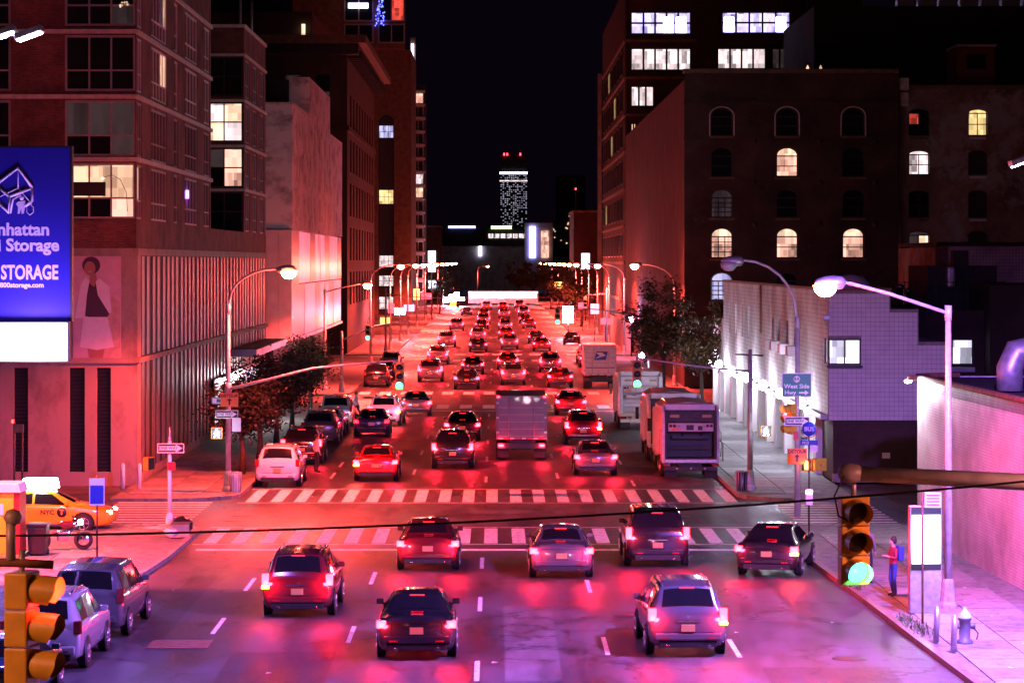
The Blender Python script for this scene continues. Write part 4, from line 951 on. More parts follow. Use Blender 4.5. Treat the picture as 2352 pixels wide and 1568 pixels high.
    MB().box(-.16, .16, -.062 if kind != 'sedan' else -.02, .0, .64, .80).build('number_plate', plate, car)
    if kind != 'sedan': MB().box(-.30, .30, -.02, .03, .86, .90).build('chrome_strip', 'chrome', car, bevel=.008)
    if lights: MB().box(-.17, .17, D['rear'][1] - .02, D['rear'][1] + .04, top(D['rear'][1], 0, 0)[2] + .002, top(D['rear'][1], 0, 0)[2] + .016).build('brake_light', 'tail_dim', car)
    zs = D['belt'] - .06 if kind == 'sedan' else .62
    MB().box(-.62, .62, -.009, .02, zs - .012, zs).build('boot_seam', 'black', car)
    for s_ in (-1, 1):
        MB().box(s_ * .62 - .006, s_ * .62 + .006, -.008, .02, .6, zs - .013).build('boot_seam', 'black', car) if zs > .65 else None
        MB().lathe([(.03, -.05), (.04, -.05), (.04, .1), (.0, .1)], c=(s_ * .5, 0, .29), axis='Y', n=8).build('exhaust', 'chrome', car)
        MB().box(s_ * .55 - .1, s_ * .55 + .1, -.058, -.04, .46, .50).build('reflector', 'tail_off', car)
    if kind != 'sedan': MB().tube([(0, D['rear'][0] - .04, 1.12), (.3, D['rear'][0] + .0, 1.2)], .012, 5).build('rear_wiper', 'black', car)
    if kind == 'suv':
        for s_ in (-1, 1): MB().tube([(s_ * .56, .6, 1.72), (s_ * .57, 1.2, 1.77), (s_ * .56, 2.3, 1.74)], .02, 6).build('roof_rail', 'chrome', car)
    if spare:
        MB().lathe([(0, -.22), (.30, -.22), (.34, -.18), (.34, 0)], c=(-.1, .02, .82), axis='Y', n=24).build('spare_wheel_cover', 'car_white', car)
    for wy in D['wheels']:
        for s_ in (-1, 1):
            wx_ = s_ * (K[4][1] - .10)
            MB().lathe([(.36, -.01), (.40, -.01), (.40, .012), (.0, .012)], c=(s_ * (K[4][1] + .004) - .0, wy, .34), axis='X', n=18).build('wheel_arch', 'black', car)
            wh = MB().lathe([(.20, -.11), (.31, -.11), (.335, -.07), (.335, .07), (.31, .11), (.20, .11)], c=(wx_ + s_ * .02, wy, .335), axis='X', n=20).build('wheel', 'rubber', car)
            rm = MB().lathe([(0, .118 * s_), (.06, .118 * s_), (.07, .09 * s_), (.19, .085 * s_), (.205, .118 * s_), (.215, .10 * s_)], c=(wx_ + s_ * .02, wy, .335), axis='X', n=20)
            for k in range(5):
                a = 2 * math.pi * k / 5; p0 = (wx_ + s_ * .135, wy + .05 * math.cos(a), .335 + .05 * math.sin(a)); p1 = (wx_ + s_ * .135, wy + .2 * math.cos(a), .335 + .2 * math.sin(a)); rm.tube([p0, p1], .026, 5)
            rm.build('rim', 'rim', wh)
    if lights and loc[1] < 240:
        e_ = {'tail_lit': 48, 'tail_dim': 8}.get(lit, 0)
        for s_ in (-1, 1):
            if e_: lamp_light(car, (s_ * .84, -.14, D['lamp'][2] + .05), (1, .02, .05), e_, .08, name='tail_glow')
        if head: lamp_light(car, (0, L + .25, .68), (1, .3, .42), 200, .2, 'SPOT', (R(82), 0, 0), 1.1, .7, name='head_glow')
    return car
PARK = 'cars parked along the left kerb'
# parked or standing cars the photograph shows clearly
make_car('minivan', 'car_grey', 'dark grey minivan parked at the near left kerb', (-10.35, 66.6, 0), R(-1.5), 'tail_off', group=PARK, lights=False)
make_car('suv', 'car_silver', 'silver SUV with a white spare wheel cover parked behind the dark grey minivan', (-10.55, 61.3, 0), R(-1.5), 'tail_off', group=PARK, lights=False, spare=True)
make_car('sedan', 'car_teal', 'dark teal car at the very bottom left behind the yellow signal', (-10.75, 55.3, 0), R(-1.5), 'tail_off', group=PARK, lights=False)
make_car('suv', 'car_white', 'white SUV parked just past the far left crosswalk', (-9.2, 111.2, 0), 0, 'tail_off', group=PARK, lights=False)
make_car('suv', 'car_black', 'black SUV with its right tail lamp glowing red, parked ahead of the white SUV', (-9.1, 123.5, 0), 0, 'tail_lit', group=PARK, head=False)
make_car('suv', 'car_grey', 'dark grey SUV parked third past the left crosswalk', (-9.15, 137, 0), 0, 'tail_off', group=PARK, lights=False)
make_car('sedan', 'car_white', 'white sedan parked between the dark grey SUV and a silver van', (-9.2, 144, 0), 0, 'tail_off', group=PARK, lights=False)
make_car('minivan', 'car_silver', 'silver van parked last before the second crossing, left kerb', (-9.2, 151.5, 0), 0, 'tail_off', group=PARK, lights=False)
make_car('sedan', 'car_blue', 'dark blue sedan standing beside the parked row, left', (-6.75, 143, 0), 0, 'tail_dim', plate='plate_white', group='cars standing beside the parked row')
make_car('suv', 'car_white', 'white SUV standing ahead of the dark blue sedan with an amber blinker', (-6.5, 152.5, 0), R(-3), 'tail_lit', amber=1, group='cars standing beside the parked row')
make_car('sedan', 'car_black', 'black car turning by the near right corner with bright red tail lamps', (8.1, 79.5, 0), R(-14), 'tail_lit', amber=1)
# moving traffic, at rest where the tail-lamp paths run
mv = [('sedan', 'car_grey', 1.95, 79.0, 0, None, 'grey sedan with red lamps just before the stop line, centre lane'),
      ('suv', 'car_maroon', -5.3, 70.5, -1, -1, 'maroon SUV with an amber left blinker in the near left lane'),
      ('sedan', 'car_black', -1.9, 63.0, 1, None, 'black sedan at the bottom of the picture, left of the centre line'),
      ('suv', 'car_grey', 4.6, 63.5, 2, 1, 'grey SUV with an amber right blinker at the bottom, right of centre'),
      ('sedan', 'car_maroon', -2.1, 81.0, 0, None, 'maroon sedan stopped short of the crosswalk, left of centre'),
      ('minivan', 'car_black', 5.0, 82.0, 0, None, 'black minivan at the stop line in the right lane'),
      ('sedan', 'car_red', -5.2, 114.0, 0, -1, 'red sedan past the far crosswalk in the left lane, amber blinker on'),
      ('suv', 'car_black', -2.0, 121.0, 0, None, 'black SUV past the far crosswalk, left of the box truck'),
      ('sedan', 'car_grey', 4.4, 117.0, 0, None, 'grey sedan past the far crosswalk, beside the nearest refuse truck'),
      ('suv', 'car_maroon', 4.5, 137.0, 0, 1, 'maroon SUV in the right lane beside the refuse trucks, amber blinker on'),
      ('sedan', 'car_black', -1.8, 140.0, 0, None, 'black sedan in the left centre lane midway to the second crossing'),
      ('sedan', 'car_grey', -4.9, 162.0, 3, -1, 'grey sedan nearing the second crossing in the left lane'),
      ('suv', 'car_black', 1.2, 158.0, 0, None, 'black SUV nearing the second crossing in the centre lane'),
      ('sedan', 'car_red', 4.6, 163.0, 0, None, 'red sedan nearing the second crossing in the right lane')]
for kind, p, x, y, a, am, lab in mv: make_car(kind, p, lab, (x, y, 0), R(a), amber=am)
far = [(-2.2, 196), (1.3, 203), (4.8, 199), (-5.2, 208), (-2.0, 222), (4.6, 226), (1.0, 232), (-5.4, 243), (-1.9, 276), (1.4, 284), (4.8, 279), (-5.5, 292), (4.6, 305), (-2.2, 312), (1.2, 322), (-5.4, 360), (-2.0, 366), (1.2, 358), (4.6, 371), (-1.9, 395), (4.4, 402), (1.3, 440), (-2.1, 448), (4.7, 455), (-5.2, 462), (-1.9, 515), (1.3, 522), (4.6, 528)]
ordw = ['first', 'second', 'third', 'fourth', 'fifth', 'sixth']
blk = [(187, 250, 'beyond the second crossing'), (267, 337, 'beyond the third crossing'), (348, 417, 'beyond the fourth crossing'), (428, 498, 'beyond the fifth crossing'), (509, 570, 'just before the bus')]
protos = {}
cnt = {}
for k, (x, y) in enumerate(far):
    kind, p = [('sedan', 'car_black'), ('suv', 'car_grey'), ('sedan', 'car_maroon'), ('minivan', 'car_grey')][k % 4]
    lane = 'far left' if x < -4 else ('left centre' if x < 0 else ('right centre' if x < 3 else 'right'))
    bl = next(t for a, c, t in blk if a <= y <= c); cnt[(lane, bl)] = cnt.get((lane, bl), 0) + 1
    lab = f"small {p[4:]} {kind if kind != 'suv' else 'SUV'}, {ordw[cnt[(lane, bl)] - 1]} in the {lane} lane {bl}"
    if (kind, p) not in protos: protos[(kind, p)] = make_car(kind, p, lab, (x, y, 0), 0, group='cars far up the avenue')
    else: clone(protos[(kind, p)], (x, y, 0), 0, lab, 'cars far up the avenue')
for k, (x, y, lab) in enumerate(((-9.1, 200, 'dark parked car first past the second crossing, left kerb'), (-9.1, 213, 'dark parked car second past the second crossing, left kerb'), (-9.1, 228, 'dark parked car third past the second crossing, left kerb'), (8.4, 236, 'small car with red lamps past the mail truck, right kerb'), (8.5, 247, 'pale parked car past the mail truck, right kerb, farther one'), (8.6, 300, 'dark parked car beside the hoarding, right kerb'))):
    make_car('sedan' if k % 2 else 'suv', ['car_black', 'car_blue', 'car_grey', 'car_maroon', 'car_white', 'car_black'][k], lab, (x, y, 0), 0, 'tail_lit' if k == 3 else 'tail_off', group='cars parked beyond the second crossing', lights=(k == 3), head=False)
# taxi in the side street, with a lit roof board
tx = make_car('sedan', 'car_taxi', 'yellow taxi with a glowing roof board entering from the left side street', (xat(255, 92.5) - 4.75, 93.6, 0), R(-90), 'tail_dim', group=None, name='taxi')
tx['category'] = 'taxi'
ab = MB().prism([(1.45, 1.50), (2.75, 1.50), (2.68, 1.84), (1.52, 1.84)], 'YZ', -.24, .24).build('roof_board', 'taxi_ad', tx, bevel=.02); lamp_light(tx, (0.6, 2.1, 1.9), (.8, .8, 1.), 60, .2)
MB().tube([(-.3, 1.6, 1.47), (.3, 1.6, 1.47)], .03, 6).build('roof_rack', 'black', tx); MB().tube([(-.3, 2.6, 1.47), (.3, 2.6, 1.47)], .03, 6).build('roof_rack', 'black', tx)
MB().lathe([(0, .012), (.17, .012), (.175, .0)], c=(.935, 3.0, .72), axis='X', n=18).build('door_badge', 'sign_black', tx); text('lettering', 'T', .26, 'car_taxi', tx, (.952, 3.0, .72), (R(90), 0, R(90)), .006)
text('lettering', 'NYC', .24, 'sign_black', tx, (.955, 2.5, .72), (R(90), 0, R(90)), .006)

# ---- refuse trucks
def wheel(par, x, y, r_=.5, w_=.3, s_=1):
    wh = MB().lathe([(r_ * .55, -w_ / 2), (r_ * .92, -w_ / 2), (r_, -w_ / 2 + .05), (r_, w_ / 2 - .05), (r_ * .92, w_ / 2), (r_ * .55, w_ / 2)], c=(x, y, r_), axis='X', n=20).build('wheel', 'rubber', par)
    MB().lathe([(0, s_ * (w_ / 2 - .06)), (r_ * .2, s_ * (w_ / 2 - .02)), (r_ * .3, s_ * (w_ / 2 - .1)), (r_ * .54, s_ * (w_ / 2 - .03)), (r_ * .58, s_ * (w_ / 2 + .005))], c=(x, y, r_), axis='X', n=18).build('rim', 'rim', wh)
def refuse_truck(label, loc):
    t = thing('refuse_truck', label, 'truck', loc, 0, 'refuse trucks parked along the right kerb')
    pr = [(-1.2, .95), (-1.26, 1.6), (-1.26, 2.6), (-1.18, 3.05), (-.9, 3.25), (0, 3.32), (.9, 3.25), (1.18, 3.05), (1.26, 2.6), (1.26, 1.6), (1.2, .95)]
    MB().prism(pr, 'XZ', 1.5, 6.0).build('body', 'truck_white', t, bevel=.02)
    for s_ in (-1, 1):
        for k in range(6): MB().box(min(s_ * 1.262, s_ * 1.32), max(s_ * 1.262, s_ * 1.32), 1.75 + k * .78, 1.87 + k * .78, 1.0, 2.9).build('side_rib', 'truck_white', t, bevel=.01)
        sp2 = [(0.05, .75), (1.49, .75), (1.49, 3.2), (.55, 3.22), (.2, 2.95), (.0, 2.4)]
        MB().prism(sp2, 'YZ', min(s_ * 1.13, s_ * 1.24), max(s_ * 1.13, s_ * 1.24)).build('hopper_side', 'truck_white', t, bevel=.01)
        MB().box(min(s_ * 1.02, s_ * 1.125), max(s_ * 1.02, s_ * 1.125), -.02, .2, .8, 3.0).build('corner_post', 'truck_grime', t, bevel=.015)
        MB().box(min(s_ * .9, s_ * 1.2), max(s_ * .9, s_ * 1.2), -.12, .02, .62, .74).build('tail_lamp', 'tail_off', t, bevel=.01)
        MB().tube([(s_ * 1.3, .4, 1.0), (s_ * 1.34, .3, 1.2), (s_ * 1.34, .3, 2.0), (s_ * 1.27, .4, 2.2)], .022, 6).build('grab_rail', 'galv', t)
    MB().box(-1.12, 1.12, .1, 1.4, 2.5, 3.0).build('hopper_head', 'truck_grime', t, bevel=.03); MB().box(-1.1, 1.1, .55, 1.4, 3.0, 3.28).build('hopper_roof', 'truck_white', t, bevel=.05)
    MB().box(-.98, .98, .0, .098, 2.12, 2.48).build('lamp_panel', 'truck_panel', t, bevel=.01)
    for k, x in enumerate((-.88, -.72, -.54, .54, .72, .88)): MB().lathe([(0, -.03), (.055, -.025), (.07, 0)], c=(x, -.005, 2.36), axis='Y', n=12).build('round_lamp', 'tail_off' if k in (0, 1, 4, 5) else 'lamp_clear', t)
    MB().box(-.84, -.52, -.012, -.002, 2.16, 2.26).build('warning_plate', 'sign_orange', t); MB().box(-.2, .12, -.012, -.002, 2.18, 2.4).build('hatch', 'truck_grime', t); MB().box(.3, .5, -.012, -.002, 2.18, 2.36).build('hatch', 'truck_grime', t)
    MB().box(-.9, -.5, .08, .099, 2.72, 2.84).build('marker_plate', 'plate_yellow', t); MB().box(.5, .9, .08, .099, 2.72, 2.84).build('marker_plate', 'plate_yellow', t)
    MB().box(-1.1, 1.1, 1.0, 1.1, .9, 2.5).build('hopper_back', 'black', t); MB().box(-1.1, 1.1, .1, 1.0, .86, .95).build('hopper_floor', 'truck_grime', t)
    MB().box(-.8, .8, .5, .62, 1.75, 1.95).build('packer_blade', 'black', t, bevel=.02); MB().box(-.95, .95, .62, .72, 1.3, 1.42).build('packer_bar', 'truck_grime', t)
    for x in (-.4, .4): MB().tube([(x, .4, 2.4), (x + .1, .3, 2.1), (x + .05, .5, 1.9)], .035, 6).build('hose', 'black', t)
    MB().box(-1.15, 1.15, -.14, .1, .76, .92).build('loading_sill', 'galv', t, bevel=.02); MB().box(-1.15, 1.15, -.1, .1, .42, .6).build('bumper', 'truck_grime', t, bevel=.02)
    for x in (-.6, 0, .6): MB().lathe([(0, -.02), (.05, -.015), (.05, 0)], c=(x, -.105, .52), axis='Y', n=10).build('round_lamp', 'lamp_clear', t)
    MB().box(-1.15, -.6, -.02, .02, .1, .42).build('mud_flap', 'rubber', t); MB().box(.6, 1.15, -.02, .02, .1, .42).build('mud_flap', 'rubber', t)
    MB().box(-.5, .5, .2, 8.2, .5, .86).build('chassis', 'truck_grime', t)
    MB().box(-1.18, 1.18, 6.35, 8.5, .6, 2.75).build('cab', 'truck_white', t, bevel=.12); MB().box(-1.0, 1.0, 6.33, 6.36, 1.7, 2.5).build('cab_window', 'glass_car', t)
    for s_ in (-1, 1): MB().box(min(s_ * 1.181, s_ * 1.19), max(s_ * 1.181, s_ * 1.19), 7.1, 8.1, 1.7, 2.5).build('side_window', 'glass_car', t); MB().box(min(s_ * 1.25, s_ * 1.42), max(s_ * 1.25, s_ * 1.42), 8.3, 8.36, 1.6, 2.2).build('mirror', 'black', t, bevel=.02)
    MB().box(-.5, .5, 6.6, 7.0, 2.75, 2.9).build('light_bar', 'plate_yellow', t, bevel=.03)
    for y in (2.0, 3.3):
        for s_ in (-1, 1): wheel(t, s_ * .98, y, .5, .5, s_)
    for s_ in (-1, 1): wheel(t, s_ * 1.0, 7.6, .5, .3, s_)
    return t
rt = refuse_truck('grimy white refuse truck parked nearest, its dark hopper facing the camera', (8.45, 115, 0))
clone(rt, (8.4, 124.6, 0), 0, 'white refuse truck second in the row, mostly hidden by the nearest one')
clone(rt, (8.15, 149.5, 0), 0, 'white refuse truck farthest in the row, behind the green signal', swap={'truck_grime': 'truck_white', 'black': 'truck_panel'})
# ---- box trucks
mat('truck_dusk', (.13, .12, .14), .35, vary=.15, coat=.4)
def box_truck(name, label, loc, paint, h=3.5, lit='tail_off', marker=True, group=None):
    t = thing(name, label, 'truck', loc, 0, group)
    MB().box(-1.22, 1.22, 0, 5.2, 1.0, h).build('box', paint, t, bevel=.04); MB().box(-1.1, 1.1, -.03, 0.0, 1.1, h - .12).build('rear_door', paint, t, bevel=.012)
    for k in range(5): MB().box(-1.08, 1.08, -.038, -.031, 1.15 + (h - 1.4) * k / 5 + .0, 1.16 + (h - 1.4) * k / 5 + .012).build('door_seam', 'frame_grey', t)
    MB().box(-1.15, 1.15, -.1, .1, .55, .85).build('bumper', 'black', t, bevel=.02); MB().box(-.5, .5, .2, 7.2, .5, .98).build('chassis', 'black', t)
    for x in (-.6, .6): MB().tube([(x, -.06, 1.15), (x, -.06, h - .2)], .018, 6).build('lock_bar', 'galv', t)
    for q in range(8): MB().box(-1.1 + q * .28, -1.1 + q * .28 + .2, -.034, -.031, 1.02, 1.08).build('reflective_tape', 'sign_red' if q % 2 else 'sign_white', t)
    for s_ in (-1, 1):
        for z in (1.3, 2.0, h - .4): MB().box(min(s_ * 1.08, s_ * 1.2), max(s_ * 1.08, s_ * 1.2), -.045, -.031, z, z + .08).build('hinge', 'galv', t)
        MB().box(min(s_ * .85, s_ * 1.1), max(s_ * .85, s_ * 1.1), -.12, -.09, .66, .78).build('tail_lamp', lit, t, bevel=.01)
        if marker: MB().box(min(s_ * 1.05, s_ * 1.17), max(s_ * 1.05, s_ * 1.17), -.05, -.0, h - .1, h - .02).build('marker_lamp', 'tail_lit', t)
        MB().box(min(s_ * .6, s_ * 1.15), max(s_ * .6, s_ * 1.15), .1, .13, .12, .54).build('mud_flap', 'rubber', t)
        wheel(t, s_ * .95, 1.4, .45, .5, s_); wheel(t, s_ * .95, 6.2, .45, .28, s_)
    MB().prism([(5.3, .7), (7.3, .7), (7.3, 1.3), (6.9, 1.45), (6.4, 2.35), (5.3, 2.4)], 'YZ', -1.05, 1.05).build('cab', paint, t, bevel=.06)
    if lit == 'tail_lit':
        for s_ in (-1, 1): lamp_light(t, (s_ * .97, -.25, .72), (1, .02, .05), 30, .08)
    return t
us = box_truck('mail_truck', 'white mail truck with a blue eagle emblem parked ahead of the refuse trucks', (7.75, 197.5, 0), 'truck_white', 3.3, marker=False)
q = [(.0, 2.15), (.16, 2.78), (1.0, 2.78), (.86, 2.15)]
MB().prism([(x - .45, z) for x, z in q], 'XZ', -.055, -.04).build('emblem', 'sign_blue', us)
MB().prism([(-.33, 2.70), (.15, 2.70), (.42, 2.48), (-.02, 2.36), (-.40, 2.22), (-.05, 2.48)], 'XZ', -.062, -.056).build('emblem_eagle', 'sign_white', us)
MB().box(-1.08, 1.08, -.05, -.041, 1.55, 1.6).build('stripe', 'sign_blue', us)
box_truck('delivery_truck', 'dusky box truck driving in the centre lane past the far crosswalk', (1.2, 126.5, 0), 'truck_dusk', 3.1, 'tail_lit')
# ---- articulated bus crossing far away
bu = thing('bus', 'long lit bus crossing the far end of the avenue', 'bus', (xat(1075, 575), 575, 0)); BL = xat(1236, 575) - xat(1075, 575)
MB().box(0, BL, 0, 2.5, .35, 3.0).build('body', 'truck_white', bu, bevel=.1)
for k in range(10):
    x = .4 + k * (BL - .6) / 10; MB().box(x, x + (BL - .6) / 10 - .18, -.03, -.004, 1.5, 2.5).build('window', 'bus_glow', bu)
MB().box(.1, BL - .1, -.03, -.004, 2.6, 2.9).build('light_strip', 'bus_glow', bu)
for x in (2.2, BL * .55, BL - 2.2): MB().lathe([(0, -.05), (.3, -.05), (.5, -.02), (.5, .3)], c=(x, .1, .5), axis='Y', n=14).build('wheel', 'rubber', bu)
# ---- parked motorcycle by the kiosk
mc = thing('motorcycle', 'dark parked motorcycle beside the yellow pump cabinet', 'motorcycle', (xat(95, 86), 86, .13), R(-80))
for y in (.0, 1.35):
    w2 = MB().lathe([(.22, -.05), (.29, -.06), (.31, 0), (.29, .06), (.22, .05)], c=(0, y, .31), axis='X', n=18).build('wheel', 'rubber', mc); MB().lathe([(.0, .02), (.2, .02), (.22, 0)], c=(0, y, .31), axis='X', n=14).build('rim', 'chrome', w2)
MB().tube([(0, .0, .31), (0, .4, .55), (0, .9, .6), (0, 1.2, .8)], .05, 8).build('frame', 'iron', mc); MB().cbox((0, .7, .45), (.26, .4, .34)).build('engine', 'chrome', mc, bevel=.04); MB().cbox((0, .85, .82), (.26, .5, .22)).build('tank', 'car_maroon', mc, bevel=.08); MB().cbox((0, .35, .8), (.24, .6, .1)).build('seat', 'black', mc, bevel=.04)
MB().tube([(0, 1.35, .31), (0, 1.2, .75), (0, 1.12, 1.0)], .03, 6).build('fork', 'chrome', mc); MB().tube([(-.36, .98, 1.08), (0, 1.12, 1.0), (.36, .98, 1.08)], .018, 6).build('handlebar', 'chrome', mc); MB().lathe([(0, .06), (.08, .04), (.09, 0), (.05, -.1)], c=(0, 1.28, .9), axis='Y', n=10).build('head_lamp', 'head_lit', mc)

# ================================================================== STREET LAMPS, SIGNALS, SIGNS
SOD = (1., .062, .05)
def cobra(t, lx, lz, s_, lit=True, energy=11000, col=None):
    """lamp head at (lx,0,lz) pointing along s_"""
    MB().lathe([(0, -.42), (.10, -.36), (.17, -.15), (.2, .1), (.17, .34), (.08, .42), (0, .44)], c=(lx, 0, lz + .06), axis='X', n=12).build('lamp_head', 'galv', t)
    ln = MB(); ln.smooth = True
    ln.lathe([(0, -.32), (.16, -.29), (.28, -.17), (.33, -.01), (.0, .0)], c=(lx + s_ * .12, 0, lz + .0), n=14).build('lens', 'sodium' if lit else 'lamp_clear', t)
    if lit: lamp_light(t, (lx + s_ * .12, 0, lz - .44), col or SOD, energy, .2, 'SPOT', (0, 0, 0), R(156), .35, name='sodium_bulb'); lamp_light(t, (lx + s_ * .12, -.05, lz - .46), col or SOD, energy * .055, .2, name='sodium_spill')
def lamp_post(label, X, Y, arm, lz, ptop, style='curved', lit=True, energy=11000, base=True, col=None):
    s_ = 1 if X < 0 else -1
    t = thing('street_lamp', label, 'street lamp', (X, Y, .14), 0, 'street lamps along the avenue')
    lz -= .14; ptop -= .14
    MB().tube([(0, 0, .7 if base else 0), (0, 0, ptop)], [.115, .075], 10).build('pole', 'pole_paint', t)
    if base: MB().lathe([(.26, 0), (.25, .12), (.20, .2), (.16, .72), (.13, .8), (0, .82)], n=8, smooth=False).build('base', 'pole_paint', t)
    if style == 'curved': pts = [(0, 0, ptop - .3), (s_ * .06, 0, ptop + .2)] + [(s_ * (.06 + (arm - .4) * (1 - math.cos(R(a)))), 0, ptop + .2 + (lz - ptop - .1) * math.sin(R(a))) for a in range(15, 91, 15)] + [(s_ * arm - s_ * .3, 0, lz + .08)]
    else: pts = [(0, 0, ptop - .15), (s_ * arm * .5, 0, ptop + (lz - ptop) * .62), (s_ * arm * .82, 0, lz + .04), (s_ * arm - s_ * .3, 0, lz + .08)]
    MB().tube(pts, [.05] * (len(pts) - 1) + [.035], 8).build('arm', 'pole_paint', t); MB().tube([(0, 0, ptop - .35), (0, 0, ptop + .06)], .1, 8).build('collar', 'pole_paint', t)
    cobra(t, s_ * arm, lz, s_, lit, energy, col)
    return t
LP1 = lamp_post('lit street lamp with curved arm on the left, past the far crosswalk', -10.95, 108.2, 2.35, 9.1, 7.7, energy=9000)
LP2 = lamp_post('lit street lamp with straight arm in the right foreground, beside the kiosk', 12.2, 71.5, 3.2, 8.86, 8.25, 'straight', energy=2600)
lamp_post('unlit street lamp with curved arm on the sign post by the right corner', 11.05, 97.2, 2.4, 9.45, 7.4, lit=False, base=False)
lamp_post('lit street lamp with curved arm beside the right-hand tree', 13.4, 199, 2.9, 9.2, 7.6)
lamp_post('lit street lamp with straight arm past the second crossing, left', -12.5, 193, 3.0, 7.8, 7.4, 'straight')
rest = [(-11.3, y) for y in (238, 282, 312, 338, 376, 420, 462, 510, 558)] + [(13, y) for y in (269, 305, 340, 372, 402, 432, 470, 506, 558, 614)]  # some of these far lamps are invented to fill the avenue with light
ordw += ['seventh', 'eighth', 'ninth', 'tenth']
for k, (x, y) in enumerate(rest):
    lamp_post(f"small lit street lamp on the {'left' if x < 0 else 'right'}, {ordw[k if x < 0 else k - 9]} beyond the {'straight-arm lamp' if x < 0 else 'tree'}", x, y, 2.6, 9.1, 7.7, energy=11000 if y < 300 else 17000)
t = lamp_post('far street lamp near the middle of the avenue end', -5, 700, 2.6, 8.2, 7)
# LED flood mast, left (its twin heads show at the upper left) and right
def flood_mast(label, X, Y, H_, base, hx, en, cone=150):
    t = thing('flood_mast', label, 'floodlight', (X, Y, base), 0, 'floodlight masts')
    h = H_ - base; s_ = 1 if hx > 0 else -1
    MB().tube([(0, 0, 0), (0, 0, h + .2)], [.16, .1], 10).build('pole', 'galv', t); MB().tube([(0, 0, h), (hx, 0, h + .05)], .05, 8).build('arm', 'galv', t)
    for k, fx in enumerate((hx - s_ * .62, hx)):
        hd = MB().prism([(fx - .3, h - .12), (fx + .3, h + .1), (fx + .26, h + .24), (fx - .34, h + .02)], 'XZ', -.3, .2).build('lamp_head', 'galv', t, bevel=.02)
        MB().prism([(fx - .26, h - .115), (fx + .24, h + .07), (fx + .24, h + .055), (fx - .26, h - .13)], 'XZ', -.305, .16).build('lens', 'led_white', hd)
    lamp_light(t, (hx, -.1, h - .45), (.34, .15, 1.), en, .25, 'SPOT', (R(6), 0, 0), R(cone), .3, name='led_bulb')
    return t
flood_mast('twin-head LED floodlight mast at the upper left edge', -12.9, 60, 14.6, .14, 2.35, 5000, 110)
flood_mast('violet-white LED floodlight mast at the right edge, standing on the low white building', 16.6, 60, 11.75, 5.1, -4.65, 23000, 174)
lamp_post('added unseen street lamp over the near right kerb, beside the mast arm', 12.9, 29, 3.0, 9.0, 7.7, energy=2800, col=(1, .30, .32))  # out of view, added to light the mast arm and its signal
lamp_post('added unseen street lamp over the near left kerb, before the signal bracket', -11.5, 23, 2.6, 9.0, 7.7, energy=420, col=(1, .42, .3))  # out of view, added to light the left foreground signal
fc = lamp_post('added unseen forecourt lamp at the pump station, left of the billboard', -19.5, 81, 2.6, 9.0, 7.7, energy=14000)  # stands out of view, added for the light on the left pavement

# ---- traffic signals
def signal(label, loc, rz, lit, drop=.5, group='traffic signals', bracket=True, sz=1.):
    t = thing('traffic_signal', label, 'traffic signal', loc, rz, group)
    for k, nm in enumerate(('red', 'amber', 'green')):
        z = .37 - .37 * k - .19 - .37
        sec = MB().box(-.18, .18, -.02, .22, z - .18, z + .18).build('housing_section', 'signal_yellow', t, bevel=.02)
        v = MB(); v.smooth = True; n = 14
        for r_ in (.155,):
            i0 = v.pts([(r_ * math.cos(R(-50 + 280 * j / n)), -.02, z + r_ * math.sin(R(-50 + 280 * j / n))) for j in range(n + 1)])
            i1 = v.pts([(r_ * math.cos(R(-50 + 280 * j / n)), -.30 + .12 * max(0, -math.sin(R(-50 + 280 * j / n))), z - .02 + r_ * math.sin(R(-50 + 280 * j / n))) for j in range(n + 1)])
            for j in range(n): v.face((i0[j], i0[j + 1], i1[j + 1], i1[j]))
        v.build('visor', 'signal_yellow' , sec, fix=False)
        MB().lathe([(0, -.06), (.08, -.05), (.13, -.025), (.14, -.018)], c=(0, 0, z), axis='Y', n=16).build('lens', {'red': 'sig_red', 'green': 'sig_green', 'amber': 'amber_lit'}[nm] if lit == nm else 'black', sec)
        if lit == nm: lamp_light(t, (0, -.2, z), {'red': (1, .04, .04), 'green': (.05, 1, .75), 'amber': (1, .4, .02)}[nm], 12, .08)
    if bracket: MB().tube([(0, .1, -.19), (0, .1, drop)], .035, 8).build('hanger', 'galv', t)
    return t
# right foreground mast arm with its signal
ma = thing('mast_arm', 'thick grey signal mast arm reaching in from the right', 'mast arm', (12.2, 33, .14))
MB().tube([(0, 0, 0), (0, 0, 7.4)], [.16, .13], 12).build('pole', 'pole_paint', ma); MB().tube([(0, 0, 6.35), (-3, 0, 6.48), (-7.75, 0, 6.72)], [.14, .12, .095], 12).build('arm', 'pole_paint', ma)
MB().lathe([(0, -.16), (.11, -.1), (.13, 0), (.11, .1), (.06, .2)], c=(-7.8, 0, 6.72), axis='X', n=12).build('end_cap', 'pole_paint', ma); MB().tube([(-5.2, 0, 6.73), (-4.9, 0, 6.75), (-3.2, 0, 6.66), (0, 0, 7.0)], .022, 6).build('stay', 'galv', ma)
MB().tube([(-7.88, -.1, 6.7), (-8.0, -.1, 6.45), (-7.95, -.1, 6.2), (-7.75, -.05, 6.1)], .012, 6).build('wire', 'cable', ma)
sg1 = signal('yellow traffic signal with its green lit, hanging from the right mast arm', (xat(1965, 33), 33, 6.58 - .0), R(6), 'green', .3)
sg1.scale = (1, 1, 1)
